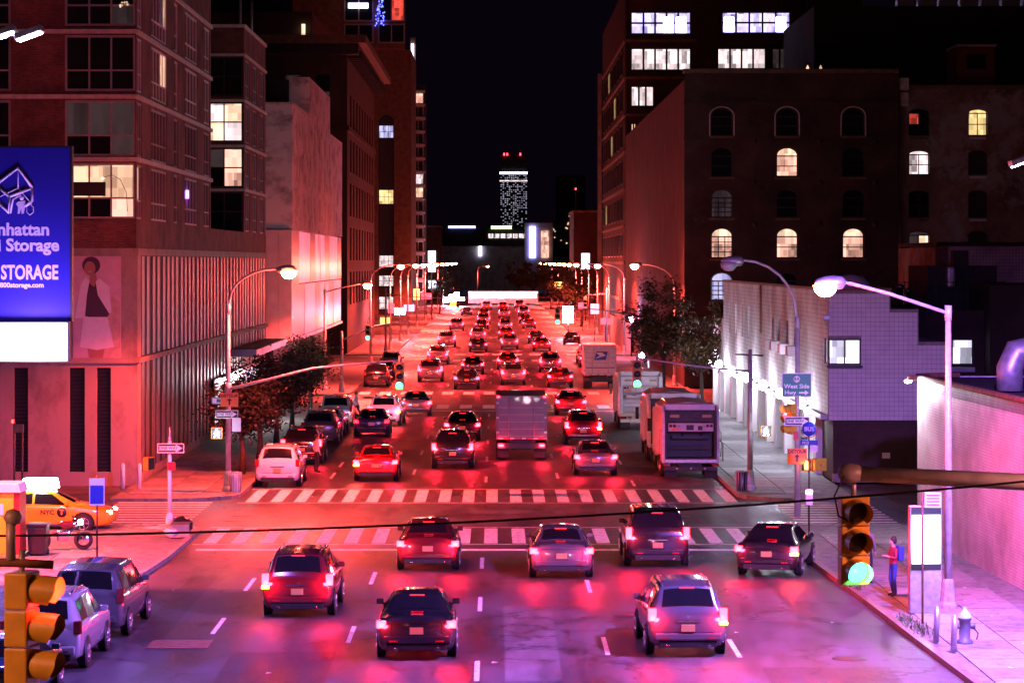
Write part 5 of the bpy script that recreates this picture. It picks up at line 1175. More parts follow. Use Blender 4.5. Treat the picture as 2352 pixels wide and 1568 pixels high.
# left foreground signal, turned to the side street
ma2 = thing('signal_bracket', 'pale signal bracket at the left edge holding the yellow signal', 'bracket', (-5.9, 26.3, .14))
MB().tube([(-.3, 0, 0), (-.3, 0, 8)], [.14, .11], 12).build('pole', 'pole_paint', ma2); MB().tube([(-.3, 0, 6.36), (.5, 0, 6.38), (1.1, 0, 6.37), (1.5, .0, 6.35)], .045, 8).build('arm', 'rust', ma2); MB().lathe([(0, -.1), (.07, -.06), (.09, 0), (.07, .06), (0, .1)], c=(1.1, -.0, 6.82), axis='X', n=10).build('knob', 'pole_paint', ma2); MB().tube([(1.08, 0, 6.4), (1.08, 0, 6.8)], .05, 8).build('stem', 'pole_paint', ma2)
signal('yellow traffic signal seen from the side with its red lit, bottom left corner', (xat(60, 26), 26.3, zat(1318, 26)), R(78), 'red', .2)
cb = MB(); pts = []
for k in range(33):
    u = k / 32; x = -7.2 + 15.5 * u; px0 = 1140 + x * F / 29
    pts.append((x, 29, zat(1232 + 0 * u, 29) + (zat(1048, 29) - zat(1232, 29)) * (u ** 2.1)))
o = cb.tube(pts, .014, 6).build('overhead_cable', 'cable'); tag(o, 'black overhead cable strung across the whole foreground', 'cable')
# left lamp post mast arm + signals further up
def mast(label, X, Y, z0, x1, z1, post=False):
    t = thing('mast_arm', label, 'mast arm', (X, Y, .14))
    z0 -= .14; z1 -= .14
    s_ = 1 if x1 > X else -1
    pts = [(s_ * .08, -.16, z0), ((x1 - X) * .5, -.16, z0 + (z1 - z0) * .72), (x1 - X, -.16, z1)]
    MB().tube(pts, [.06, .045, .03], 8).build('arm', 'pole_paint', t)
    if post: MB().tube([(0, 0, 0), (0, 0, z0 + .6)], [.12, .09], 10).build('pole', 'pole_paint', t); MB().lathe([(.26, 0), (.22, .2), (.15, .75), (0, .8)], n=8, smooth=False).build('base', 'pole_paint', t)
    else: MB().tube([(0, 0, z0 - .2), (0, 0, z0 + .25)], .135, 8).build('clamp', 'pole_paint', t)
    return t
mast('slender mast arm on the curved left street lamp', -10.95, 108.2, zat(893, 108), xat(915, 108), zat(827, 108))
signal('small traffic signal with green lit at the end of the left mast arm', (xat(918, 108.2), 108.04, zat(832, 108)), 0, 'green', .25)
mast('mast arm on its own post past the second crossing, left', xat(785, 190), 190, zat(780, 190), xat(850, 190) + 3, zat(735, 190), True)
signal('small traffic signal with green lit past the second crossing, left', (xat(845, 190), 189.8, zat(745, 190)), 0, 'green', .35)
mast('mast arm on a right post before the tree', 10.4, 186, 5.6, 4.2, 6.3, True)
signal('small traffic signal with green lit over the right lanes at the second crossing', (4.3, 185.8, 6.2), 0, 'green', .3)
signal('far traffic signal with red lit past the third crossing, right', (9.0, 268, 6.0), 0, 'red', 0, bracket=False)
signal('far traffic signal with green lit past the third crossing, left', (-3.9, 268, 5.6), 0, 'green', 0, bracket=False)
for x, y, z in ((9.0, 268.3, 6.0), (-3.9, 268.3, 5.6)):
    m_ = mast(f"slim signal arm past the third crossing, {'right' if x > 0 else 'left'}", 11.2 if x > 0 else -11.2, 268.4, 6.2, x, z + .1, True)
# near-right corner post with span wire
rp_ = thing('signal_post', 'pale signal post with cross arm at the far right corner', 'signal post', (10.4, 108.6, .14))
MB().tube([(0, 0, .7), (0, 0, 5.75)], [.115, .08], 10).build('pole', 'pole_paint', rp_); MB().lathe([(.27, 0), (.26, .12), (.2, .2), (.16, .74), (.12, .82), (0, .84)], n=8, smooth=False).build('base', 'pole_paint', rp_); MB().tube([(-.6, 0, 5.55), (.55, 0, 5.5)], .035, 6).build('cross_arm', 'iron', rp_)
wire = MB().tube([(10.35, 108.5, 5.0), (8.2, 108.5, 5.2), (5.75, 108.5, 5.55)], [.05, .045, .03], 6).build('arm', 'pole_paint', rp_, world=True)
signal('small traffic signal with green lit hanging from the right corner arm, over the trucks', (5.75, 108.3, 5.45), 0, 'green', .15)
def ped(label, loc, rz, lit):
    t = thing('pedestrian_signal', label, 'pedestrian signal', loc, rz, 'pedestrian signals')
    MB().box(-.23, .23, 0, .2, -.23, .23).build('housing', 'signal_yellow', t, bevel=.02); MB().box(-.19, .19, -.012, -.002, -.19, .19).build('face', 'black', t)
    sy = MB()
    if lit == 'walk':
        sy.lathe([(0, -.03), (.035, -.025), (.04, -.014)], c=(.0, 0, .12), axis='Y', n=10); sy.prism([(-.04, .08), (.05, .08), (.06, -.02), (.11, -.16), (.06, -.16), (.0, -.04), (-.07, -.16), (-.12, -.16), (-.05, -.02)], 'XZ', -.028, -.014); sy.prism([(-.04, .07), (-.12, -.01), (-.09, -.03), (-.03, .03)], 'XZ', -.027, -.014)
        sy.build('walking_figure', 'sig_walk', t); lamp_light(t, (0, -.2, 0), (.7, .7, 1), 22, .12)
    elif lit == 'hand':
        sy.prism([(-.07, -.16), (.07, -.16), (.11, .02), (.075, .03), (.07, .14), (.035, .14), (.03, .17), (-.005, .17), (-.01, .15), (-.045, .15), (-.05, .1), (-.08, .1)], 'XZ', -.028, -.014); sy.build('hand_symbol', 'sig_hand', t); lamp_light(t, (0, -.2, 0), (1, .2, .05), 8, .1)
    MB().tube([(.0, .2, 0), (0, .3, 0)], .04, 6).build('mount', 'galv', t)
    return t
ped('pedestrian signal showing a bright walking figure on the left lamp post', (xat(497, 107.6) , 107.7, zat(995, 107.6)), 0, 'walk')
ped('pedestrian signal showing a bright walking figure on the right corner post', (xat(1760, 108.2), 108.2, zat(990, 108.2)), 0, 'walk')
ped('pedestrian signal turned sideways below the left ONE WAY sign', (-11.85, 91.0, 2.55), R(65), '')
ped('pedestrian signal with an orange hand below the right DETOUR sign', (11.35, 96.9, 2.05), R(-35), 'hand')
ped('pedestrian signal seen from behind below the right DETOUR sign', (11.75, 96.6, 2.1), R(200), '')
# ---- signs
def sign(name, label, c, w_, h, face_mat, border=None, group=None, y=None, rz=0., post=False, cat='sign'):
    t = thing(name, label, cat, c, rz, group)
    MB().box(-w_ / 2, w_ / 2, 0, .012, -h / 2, h / 2).build('panel', border or face_mat, t)
    if border: MB().box(-w_ / 2 + .03, w_ / 2 - .03, -.006, -.0, -h / 2 + .03, h / 2 - .03).build('face', face_mat, t)
    MB().box(-.05, .05, .012, .06, -.03, .03).build('clamp', 'galv', t)
    return t
def one_way(label, c, rz=0.):
    t = sign('one_way_sign', label, c, .92, .33, 'sign_black', 'sign_white', 'one way signs', rz=rz)
    MB().prism([(-.40, -.075), (.18, -.075), (.18, -.13), (.41, 0), (.18, .13), (.18, .075), (-.40, .075)], 'XZ', -.012, -.006).build('arrow', 'sign_white', t)
    text('lettering', 'ONE WAY', .14, 'sign_black', t, (-.08, -.014, 0), bold=.003, depth=.002)
one_way('ONE WAY arrow sign on the near left corner post', at(392, 1029, 90.8)); one_way('ONE WAY arrow sign on the left street lamp post', at(521, 951, 107.9)); one_way('ONE WAY arrow sign on the right corner post', at(1831, 967, 96.9))
def detour(label, c, s_=.72):
    t = sign('detour_sign', label, c, s_, s_ * .78, 'sign_orange', None, 'detour signs'); text('lettering', 'DETOUR', .17 * s_ / .72, 'sign_black', t, (0, -.006, .16), bold=.004)
    MB().prism([(-.035, -.2), (.035, -.2), (.035, -.04), (.12, -.04), (0, .07), (-.12, -.04), (-.035, -.04)], 'XZ', -.008, -.001).build('arrow', 'sign_black', t)
detour('orange DETOUR sign on the left street lamp post', at(527, 918, 107.95)); detour('orange DETOUR sign on the right corner post', at(1831, 1047, 96.9))
t = sign('street_name_sign', 'teal and white street name sign on the left street lamp post', at(503, 920, 108.0), .6, .28, 'sign_white', 'sign_teal'); MB().box(-.1, .1, -.012, -.007, -.07, .07).build('numeral_patch', 'sign_teal', t)
sign('notice_sign', 'white parking notice below the left ONE WAY sign', at(543, 975, 108.0), .36, .56, 'sign_white'); sign('notice_sign', 'small red notice on the near left corner post', at(393, 1070, 90.8), .28, .28, 'sign_red')
t = sign('highway_sign', 'green West Side Hwy sign with an arrow on the right corner post', at(1830, 884, 96.85), 1.1, .88, 'sign_green', 'sign_white')
text('lettering', 'West Side', .22, 'sign_white', t, (0, -.008, -.05), bold=.004); text('lettering', 'Hwy', .22, 'sign_white', t, (-.24, -.008, -.28), bold=.004)
MB().prism([(.08, -.31), (.3, -.31), (.3, -.37), (.44, -.28), (.3, -.19), (.3, -.25), (.08, -.25)], 'XZ', -.012, -.007).build('arrow', 'sign_white', t); MB().lathe([(0, -.012), (.13, -.012), (.13, -.007)], c=(0, 0, .22), axis='Y', n=8).build('shield', 'sign_white', t); text('lettering', '9A', .15, 'sign_black', t, (0, -.014, .22), bold=.003, depth=.002)
sign('notice_sign', 'small red notice below the right ONE WAY sign', at(1828, 1000, 96.85), .18, .3, 'sign_red')
signal('traffic signal with amber housing turned aside on the right corner post', (10.75, 97.2, zat(928, 97)), R(-70), 'red', .1, bracket=False)
# bus stop pole
bs = thing('bus_stop', 'round blue bus stop sign on a thin pole by the right corner', 'bus stop', (xat(1858, 91), 91, .14))
MB().tube([(0, 0, 0), (0, 0, 3.6)], .03, 8).build('pole', 'iron', bs); MB().lathe([(0, -.05), (.24, -.05), (.25, -.03), (0, -.03)], c=(0, 0, 3.6), axis='Y', n=20).build('disc', 'sign_blue', bs); MB().lathe([(.25, -.056), (.28, -.056), (.28, -.025), (.25, -.025)], c=(0, 0, 3.58), axis='Y', n=20, a0=math.pi, a1=2 * math.pi).build('rim', 'sign_red', bs); text('lettering', 'BUS', .2, 'sign_white', bs, (0, -.06, 3.6), bold=.003)
MB().box(-.3, .3, -.03, -.01, 3.05, 3.22).build('route_panel', 'sign_blue', bs); text('lettering', 'M12', .13, 'sign_white', bs, (-.12, -.034, 3.13), bold=.002); MB().box(.03, .3, -.03, -.01, 2.82, 3.04).build('route_panel', 'sign_white', bs); MB().box(-.28, -.05, -.03, -.01, 3.23, 3.33).build('route_panel', 'sign_green', bs)
MB().box(-.12, .12, -.12, .04, 1.0, 1.55).build('timetable_box', 'sign_white', bs, bevel=.02); MB().box(-.1, .1, -.13, -.121, 1.4, 1.5).build('timetable_glint', 'wall_globe', bs)  # glowing strip stands in for a bright reflection off the box
# near-left corner post
lp_ = thing('signal_post', 'short white signal post at the near left corner', 'signal post', (xat(390, 91), 91, .14))
MB().tube([(0, 0, .6), (0, 0, 3.2)], [.075, .06], 10).build('pole', 'sign_white', lp_); MB().lathe([(.2, 0), (.19, .1), (.15, .16), (.13, .66), (.08, .72), (0, .73)], n=8, smooth=False).build('base', 'sign_white', lp_); MB().lathe([(.06, 3.2), (.07, 3.25), (.03, 3.35), (.02, 3.65), (0, 3.7)], n=8).build('finial', 'galv', lp_)
bsn = thing('pale_blue_sign', 'pale blue parking sign on a thin pole by the taxi', 'sign', (xat(223, 80), 80, .14))
MB().tube([(0, 0, 0), (0, 0, 2.9)], .028, 8).build('pole', 'iron', bsn); MB().box(-.23, .23, -.04, -.02, 2.0, 2.82).build('panel', 'sign_white', bsn); MB().box(-.2, .2, -.046, -.041, 2.05, 2.6).build('blue_face', 'sign_blue', bsn)
sgp = thing('parking_sign', 'brown-backed parking sign on a pole before the kiosk', 'sign', (xat(2119, 68.5), 68.5, .14)); MB().tube([(0, 0, 0), (0, 0, 3.4)], .03, 8).build('pole', 'rust', sgp); MB().box(.05, .48, -.04, -.02, 3.0, 3.4).build('panel', 'sign_white', sgp)
for q in range(4): MB().box(.1, .43, -.045, -.041, 3.06 + q * .08, 3.09 + q * .08).build('text_line', 'sign_red', sgp)
# ---- kiosk
kx, ky = xat(2127, 70.5), 70.5
ks = thing('information_kiosk', 'tall slim information kiosk with a glowing white screen', 'kiosk', (kx, ky, .14), R(4))
MB().prism([(-.43, 0), (.36, 0), (.43, .9), (.43, 2.85), (-.43, 2.85)], 'XZ', 0, .28).build('cabinet', 'galv', ks, bevel=.02); MB().box(-.40, .40, -.012, -.001, 1.15, 2.82).build('bezel', 'black', ks)
MB().box(-.385, .385, -.022, -.013, 1.32, 2.62).build('screen', 'kiosk_screen', ks, bevel=.01); lamp_light(ks, (0, -.5, 2.0), (.55, .5, 1.), 90, .3)
# ---- hydrant and bollards
hy = thing('fire_hydrant', 'stubby dark fire hydrant with a pale cap beside the foreground lamp post', 'hydrant', (xat(2216, 65), 65, .14)); MB().lathe([(.2, 0), (.2, .06), (.14, .1), (.14, .55), (.17, .58), (.17, .63)], n=14).build('barrel', 'hydrant', hy); MB().lathe([(.17, .63), (.14, .72), (.07, .8), (.04, .82), (.04, .88), (0, .88)], n=14).build('bonnet', 'sign_white', hy)
for s_ in (-1, 1): MB().lathe([(.06, .1 * s_), (.08, .2 * s_), (.08, .25 * s_), (0, .26 * s_)], c=(0, 0, .42), axis='X', n=10).build('outlet', 'hydrant', hy)
MB().tube([(.2, 0, .4), (.32, -.05, .25), (.28, -.05, .1)], .02, 6).build('chain', 'iron', hy)
for k, (px, Y, lab) in enumerate(((2150, 65.2, 'leaning steel bollard left of the hydrant'), (2190, 63.6, 'steel bollard in front of the hydrant'))):
    t = thing('bollard', lab, 'bollard', (xat(px, Y), Y, .14), 0, 'bollards by the hydrant'); o = MB().tube([(0, 0, 0), (.03, 0, .85)], .075, 12).build('shaft', 'galv', t); MB().lathe([(.076, .0), (.06, .03), (0, .045)], c=(.03, 0, .85), n=12).build('cap', 'galv', t)
for k, (px, lab) in enumerate(((282, 'pale bollard by the garage corner, farther from the corner'), (320, 'pale bollard by the garage corner, nearer the crosswalk'))):
    t = thing('bollard', lab, 'bollard', (xat(px, 109) + .0, 109, .14), 0, 'bollards at the garage'); MB().tube([(0, 0, 0), (0, 0, 1.0)], .09, 10).build('shaft', 'sign_white', t); MB().lathe([(.09, 0), (.06, .05), (0, .07)], c=(0, 0, 1.0), n=10).build('cap', 'sign_white', t)
# ---- bins, bags, bike rack
for k, (x, y, lab) in enumerate(((xat(542, 107.5), 107.3, 'wire litter bin beside the left street lamp post'), (10.0, 107.9, 'dark litter bin beside the far right corner post'))):
    t = thing('litter_bin', lab, 'litter bin', (x, y, .14), 0, 'litter bins'); b = MB()
    for j in range(14):
        a = 2 * math.pi * j / 14; b.tube([(.2 * math.cos(a), .2 * math.sin(a), .02), (.26 * math.cos(a), .26 * math.sin(a), .82)], .012, 4)
    b.build('wire_cage', 'galv', t); MB().lathe([(.19, .02), (.235, .76), (.2, .8)], n=14).build('liner', 'sign_white' if k == 0 else 'bag_black', t); MB().lathe([(.25, .8), (.28, .82), (.25, .84)], n=14).build('hoop', 'galv', t)
t = thing('bike_rack', 'thin hoop bike rack on the pale pavement beside the refuse truck', 'bike rack', (xat(1658, 124), 124, .14)); MB().tube([(-.35, 0, 0), (-.3, 0, .15), (-.3, 0, .8), (-.2, 0, .95), (-.05, 0, .95), (.05, 0, .8), (.05, 0, .0)], .025, 8).build('hoop', 'iron', t); MB().lathe([(0, .01), (.07, .01), (.07, 0)], c=(.05, 0, 0), n=8).build('foot', 'iron', t)
def blob(name, m, label, cat, loc, r_, sq=.8, seed=1):
    rnd = random.Random(seed); b = MB(); b.smooth = True; n = 12; pr = []
    for i in range(8):
        a = math.pi * i / 7; rr = r_ * math.sin(a) * (1 + .15 * rnd.uniform(-1, 1)); pr.append((rr, r_ * sq * (1 - math.cos(a))))
    b.lathe(pr, n=n); b.v = [(x * (1 + .18 * rnd.uniform(-1, 1)), y * (1 + .18 * rnd.uniform(-1, 1)), max(0, z * (1 + .08 * rnd.uniform(-1, 1)))) for x, y, z in b.v]
    o = b.build(name, m); o.location = loc; return tag(o, label, cat)
blob('refuse_bag', 'bag_black', 'black refuse bag slumped by the near left corner post', 'bag', (-10.75, 90.6, .14), .36, .9, 2); blob('refuse_bag', 'sign_white', 'pale plastic bag by the near left corner post', 'bag', (-11.05, 89.9, .14), .22, .8, 3)
t = thing('cardboard_box', 'open cardboard box leaning by the near left corner post', 'box', (-10.85, 90.1, .14), .4); MB().box(-.35, .35, -.25, .25, 0, .42).build('carton', 'card', t, bevel=.01); MB().quad((-.35, -.26, .42), (.35, -.26, .42), (.38, -.5, .55), (-.36, -.5, .56)).build('flap', 'card', t, fix=False)
# ---- gas station corner, left edge
pc = thing('pump_cabinet', 'yellow and red pump cabinet with a white cap at the left edge', 'cabinet', (xat(5, 84), 84, .14)); mat('pump_yellow', (.80, .55, .02), .4, vary=.05); mat('pump_red', (.55, .03, .02), .4, vary=.05)
MB().box(-.9, .42, -.3, .3, .1, 2.05).build('body', 'pump_yellow', pc, bevel=.02); MB().box(.421, .60, -.29, .9, .1, 2.04).build('red_side', 'pump_red', pc, bevel=.01); MB().prism([(-1.0, 2.06), (.66, 2.06), (.58, 2.34), (-.92, 2.34)], 'XZ', -.38, .9).build('cap', 'sign_white', pc, bevel=.02); MB().box(-.5, .1, -.315, -.301, 1.35, 1.7).build('label_plate', 'sign_white', pc); MB().box(-1.0, .7, -.45, .95, 0, .1).build('plinth', 'plate_yellow', pc, bevel=.01)
db = thing('wheeled_bin', 'black wheeled bin beside the pump cabinet', 'bin', (xat(88, 84.5), 84.5, .14)); MB().prism([(-.26, .06), (.26, .06), (.31, .95), (-.31, .95)], 'XZ', -.3, .3).build('body', 'black', db, bevel=.02); MB().box(-.34, .34, -.34, .36, .95, 1.02).build('lid', 'black', db, bevel=.02)
for s_ in (-1, 1): MB().lathe([(0, -.03), (.1, -.03), (.1, .03), (0, .03)], c=(s_ * .26, .28, .1), axis='X', n=10).build('wheel', 'rubber', db)
tp = thing('air_post', 'thin dark twin post with a red lamp before the garage louvres', 'post', (xat(42, 100), 100, .1)); MB().tube([(-.15, 0, 0), (-.15, 0, 3.4)], .04, 6).build('post', 'iron', tp); MB().tube([(.15, 0, 0), (.15, 0, 3.1)], .04, 6).build('post', 'iron', tp); MB().box(-.15, .2, -.08, .08, 2.95, 3.25).build('head_box', 'iron', tp); MB().box(-.25, -.16, -.05, .05, 3.3, 3.42).build('lamp', 'sig_red', tp)
# billboard
BY = 80.0
mat('board_blue', (.018, .014, .26), .45, vary=.04)
bb = thing('storage_billboard', 'blue storage billboard with a white cube emblem and lettering', 'billboard', (xat(0, BY), BY, .14))
bx1 = xat(161, BY); bx0 = bx1 - 8.5; bz0, bz1 = zat(738, BY), zat(340, BY)
boxpart('panel', 'board_blue', bb, bx0, bx1, BY, BY + .25, bz0, bz1); boxpart('edge_trim', 'black', bb, bx1 + .001, bx1 + .06, BY - .04, BY + .3, bz0, bz1 + .06); boxpart('edge_trim', 'black', bb, bx0, bx1, BY - .04, BY + .3, bz1 + .001, bz1 + .06)
for x in (bx0 + 1, bx0 + 4): MB().tube([(x, BY + .6, .14), (x, BY + .6, bz1 - .3)], .18, 10).build('post', 'galv', bb, world=True)
def btxt(s, px_right, py, hpx, m='sign_white', bold=.012, sx=1.):
    x, y, z = at(px_right, py, BY); o_ = origin(bb)
    text('lettering', s, hpx / (F / BY) * 1.42, m, bb, (x - o_[0], BY - .012 - o_[1], z - o_[2]), bold=bold, align='RIGHT', sx=sx)
btxt('Manhattan', 114, 528, 28, bold=.016); btxt('Mini Storage', 136, 564, 28, bold=.016); btxt('STORAGE', 134, 627, 32, bold=.018, sx=.66); btxt('1.800storage.com', 101, 655, 11, bold=.007)
def bl(pts, r_, close=False):
    q = MB()
    P3 = [(*at(px, py, BY)[:1], BY - .03, at(px, py, BY)[2]) for px, py in pts]
    q.tube(P3, r_, 6); q.build('emblem_line', 'sign_white', bb, world=True)
for pts, r_ in ((((-10, 425), (42, 386), (75, 432)), .045), (((75, 432), (22, 452), (-14, 421)), .045), (((75, 432), (74, 462), (58, 474)), .045), (((22, 452), (20, 488), (-14, 455)), .05), (((42, 386), (42, 432)), .018), (((42, 432), (0, 452)), .018), (((42, 432), (74, 470)), .018), (((24, 490), (30, 458), (48, 448)), .03)): bl(pts, r_)
fg = MB()
for c_, r_ in (((50, 455), .06),): 
    x, y, z = at(*c_, BY); fg.lathe([(0, -.03), (.05, -.025), (.07, 0)], c=(x, BY - .01, z), axis='Y', n=10)
fg.prism([at(px, py, BY)[::2] for px, py in ((42, 463), (58, 461), (58, 476), (54, 491), (50, 491), (49, 478), (45, 491), (41, 491), (42, 476), (37, 468))], 'XZ', BY - .03, BY - .004); fg.build('emblem_figure', 'sign_white', bb, world=True)
bl(((62, 474), (70, 470), (77, 476), (77, 488), (69, 494), (62, 487), (62, 474)), .014)
lc = thing('lit_cabinet_sign', 'blank glowing white cabinet sign below the blue billboard', 'light box', (xat(0, BY), BY - .4, .14))
lx1 = xat(154, BY - .4); lz0, lz1 = zat(829, BY - .4), zat(741, BY - .4)
boxpart('cabinet', 'black', lc, lx1 - 6, lx1 + .04, BY - .35, BY - .02, lz0 - .03, lz1 + .03); MB().box(lx1 - 5.95, lx1, BY - .4, BY - .351, lz0, lz1).build('light_face', 'cabinet_light', lc, world=True, bevel=.02); lamp_light(lc, (lx1 - xat(0, BY) - 1.2, -1.6, (lz0 + lz1) / 2 - .5), (.42, .22, 1.), 950, .5, name='cabinet_tubes')
for x in (lx1 - 5.5, lx1 - 2.6): MB().tube([(x, BY - .18, .14), (x, BY - .18, lz0)], .1, 8).build('post', 'galv', lc, world=True)
# site light tower far up the avenue
t = thing('light_tower', 'blinding white site light tower far up the avenue, left of the bus', 'light tower', (xat(1042, 560), 560, 0)); MB().box(-.8, .8, -.5, .5, 0, 1.0).build('trailer', 'signal_yellow', t, bevel=.05); MB().tube([(0, 0, 1), (0, 0, 4.2)], .1, 6).build('mast', 'galv', t)
for k, x in enumerate((-1.6, -.5, .6, 1.7)): MB().box(x - .55, x + .55, -.2, 0, .9 + .35 * (k % 2), 1.9 + .5 * (k % 3)).build('lamp', 'led_white', t, bevel=.05)
lamp_light(t, (0, -1, 2.5), (1, .7, .8), 2500, .4)
# small violet shop and rear-lit sign boxes, right mid
for k, (px, py, Y, w_, h, m_, lab) in enumerate(((1305, 722, 330, 1.3, 2.0, 'sig_walk', 'bright violet-white lit booth at the hoarding'), (992, 600, 430, 1.2, 3.4, 'strip_white', 'tall white lit sign blade far up on the left'), (1345, 600, 420, 1.3, 2.5, 'strip_white', 'small white lit sign blade far up on the right'))):
    t = thing('lit_sign_box', lab, 'lit sign', at(px, py, Y)); t.location.z = 0; z = zat(py, Y); MB().box(-w_ / 2, w_ / 2, -.1, .3, z - h / 2, z + h / 2).build('light_face', m_, t, bevel=.05); MB().tube([(0, .1, 0), (0, .1, z - h / 2)], .08, 6).build('post', 'iron', t)
emit('fill_red', (1, .05, .08), 1.6); emit('fill_pink', (1, .25, .4), 1.4); emit('fill_amber', (1, .4, .08), 1.8)
side = {-1: 0, 1: 0}  # invented lit signs, added as fill light up the avenue
for k, (s_, Y, z, w_, h, m_) in enumerate(((-1, 276, 3.2, 1.0, .7, 'fill_amber'), (-1, 292, 4.2, .7, 1.1, 'fill_red'), (-1, 318, 3.4, 1.2, .8, 'sig_walk'), (-1, 352, 3.2, 1.4, .9, 'fill_pink'), (-1, 385, 4.6, .9, 1.6, 'fill_amber'), (-1, 440, 3.6, 1.8, 1.0, 'fill_red'), (-1, 480, 5.2, 1.4, 1.4, 'strip_white'), (-1, 540, 4.2, 2.2, 1.2, 'fill_pink'),
                                    (1, 282, 3.0, 1.0, .7, 'fill_red'), (1, 312, 3.8, 1.0, 1.2, 'fill_pink'), (1, 356, 3.4, 1.2, .9, 'fill_red'), (1, 392, 4.4, 1.2, 1.2, 'fill_amber'), (1, 446, 4.0, 1.6, 1.0, 'fill_red'), (1, 490, 5.0, 1.6, 1.2, 'fill_amber'), (1, 545, 4.2, 2.0, 1.2, 'fill_red'))):
    side[s_] += 1; col_ = {'fill_amber': 'amber', 'fill_red': 'red', 'sig_walk': 'white', 'fill_pink': 'pink', 'strip_white': 'white'}[m_]
    t = thing('fill_sign', f"small {col_} made-up lit sign on a post far up the {'left' if s_ < 0 else 'right'} pavement, {['nearest','second','third','fourth','fifth','sixth','seventh','eighth'][side[s_]-1]} of its row", 'lit sign', (s_ * 11.6, Y, .1), 0, 'made-up fill signs far up the avenue')
    MB().box(-w_ / 2, w_ / 2, -.06, .06, z - h / 2, z + h / 2).build('light_face', m_, t, bevel=.03); MB().tube([(0, .09, 0), (0, .09, z)], .05, 6).build('post', 'iron', t); lamp_light(t, (-s_ * .8, -.8, z), {'amber': (1, .35, .08), 'red': (1, .05, .08), 'white': (.8, .7, 1), 'pink': (1, .2, .35)}[col_], 160, .3)
t = thing('pavement_lamp', 'violet-white pavement lamp on a short post by the hoarding', 'lamp', (xat(1450, 262), 262, .1)); z = zat(735, 262); MB().tube([(0, 0, 0), (0, 0, z - .2)], .07, 8).build('post', 'iron', t); MB().lathe([(0, -.3), (.2, -.2), (.25, 0), (.18, .25), (0, .3)], c=(0, 0, z), n=12).build('globe', 'led_white', t); lamp_light(t, (-.6, -.4, z), (.45, .4, 1.), 500, .2)
t = thing('pavement_lamp', 'violet-white pavement lamp over the farthest refuse truck', 'lamp', (9.9, 172, .1)); z = zat(820, 172); MB().tube([(0, 0, 0), (0, 0, z - .2)], .07, 8).build('post', 'iron', t); MB().tube([(0, 0, z - .25), (-.4, 0, z - .2)], .03, 6).build('bracket', 'iron', t); MB().lathe([(0, -.2), (.16, -.1), (.18, .05), (0, .2)], c=(-.45, 0, z), n=12).build('globe', 'led_white', t); lamp_light(t, (-.45, -.5, z), (.6, .5, 1.), 260, .2)

# ================================================================== TREES
def tree(name, label, loc, h, spread, leafm, n_leaf, seed, trunk_h=2.4, zc=None, group=None, size=.16):
    rnd = random.Random(seed); t = thing(name, label, 'tree', loc, 0, group)
    b = MB(); b.tube([(0, 0, 0), (.04, .02, trunk_h * .5), (.0, .05, trunk_h)], [.16, .12, .1], 8); tips = []
    for k in range(9):
        a = rnd.uniform(0, 6.28); l = spread * rnd.uniform(.5, .95); z1 = trunk_h + (h - trunk_h) * rnd.uniform(.25, .9)
        p = [(0, .05, trunk_h - .1), (l * .4 * math.cos(a), l * .4 * math.sin(a), trunk_h + (z1 - trunk_h) * .5), (l * math.cos(a), l * math.sin(a), z1)]
        b.tube(p, [.07, .045, .015], 5); tips.append(p[2]); tips.append(p[1])
        for _ in range(2):
            a2 = a + rnd.uniform(-.9, .9); q = (p[1][0] + l * .5 * math.cos(a2), p[1][1] + l * .5 * math.sin(a2), p[1][2] + rnd.uniform(.1, .8)); b.tube([p[1], q], [.03, .01], 4); tips.append(q)
    b.build('trunk', 'bark', t)
    lf = MB(); clumps = [(Vector(c) + Vector((rnd.gauss(0, .2), rnd.gauss(0, .2), rnd.gauss(0, .2))), rnd.uniform(.35, .8)) for c in tips] + [(Vector((rnd.uniform(-.6, .6) * spread, rnd.uniform(-.6, .6) * spread, trunk_h + (h - trunk_h) * rnd.uniform(.3, 1))), rnd.uniform(.3, .7)) for _ in range(10)]
    for _ in range(n_leaf):
        c, r_ = rnd.choice(clumps); p = c + Vector((rnd.gauss(0, 1), rnd.gauss(0, 1), rnd.gauss(0, .8))) * r_ * .62
        u = Vector((rnd.uniform(-1, 1), rnd.uniform(-1, 1), rnd.uniform(-.6, .6))).normalized(); v = u.cross(Vector((rnd.uniform(-1, 1), rnd.uniform(-1, 1), rnd.uniform(-1, 1)))).normalized(); s_ = size * rnd.uniform(.6, 1.2)
        lf.poly([p - u * s_, p + v * s_ * .45, p + u * s_, p - v * s_ * .45])
    lf.build('crown', leafm, t, fix=False)
    return t
for k, (px, Y, h, sp, lab) in enumerate(((556, 117, 4.2, 1.5, 'dark street tree beside the left street lamp, nearest of the row'), (596, 126, 4.4, 1.6, 'dark street tree second from the left street lamp'), (634, 136, 4.4, 1.6, 'dark street tree third from the left street lamp'), (670, 148, 4.4, 1.6, 'dark street tree fourth from the left street lamp'), (712, 162, 4.6, 1.5, 'yellowish street tree farthest in the left row'))):
    tree('street_tree', lab, (xat(px, Y), Y, .11), h, sp, 'leaf' if k < 4 else 'leaf_orange_lit', 5200, 20 + k, 1.7, group='street trees along the left pavement', size=.11)
tree('street_tree', 'orange-lit street tree beside the right street lamp', (11.6, 184, .11), 7.8, 2.7, 'leaf_orange_lit', 9000, 41, 2.6, size=.13); tree('street_tree', 'slim dark street tree by the end of the white building', (13.0, 168, .11), 6.6, 1.9, 'leaf_orange_lit', 5000, 42, 2.4, size=.13)
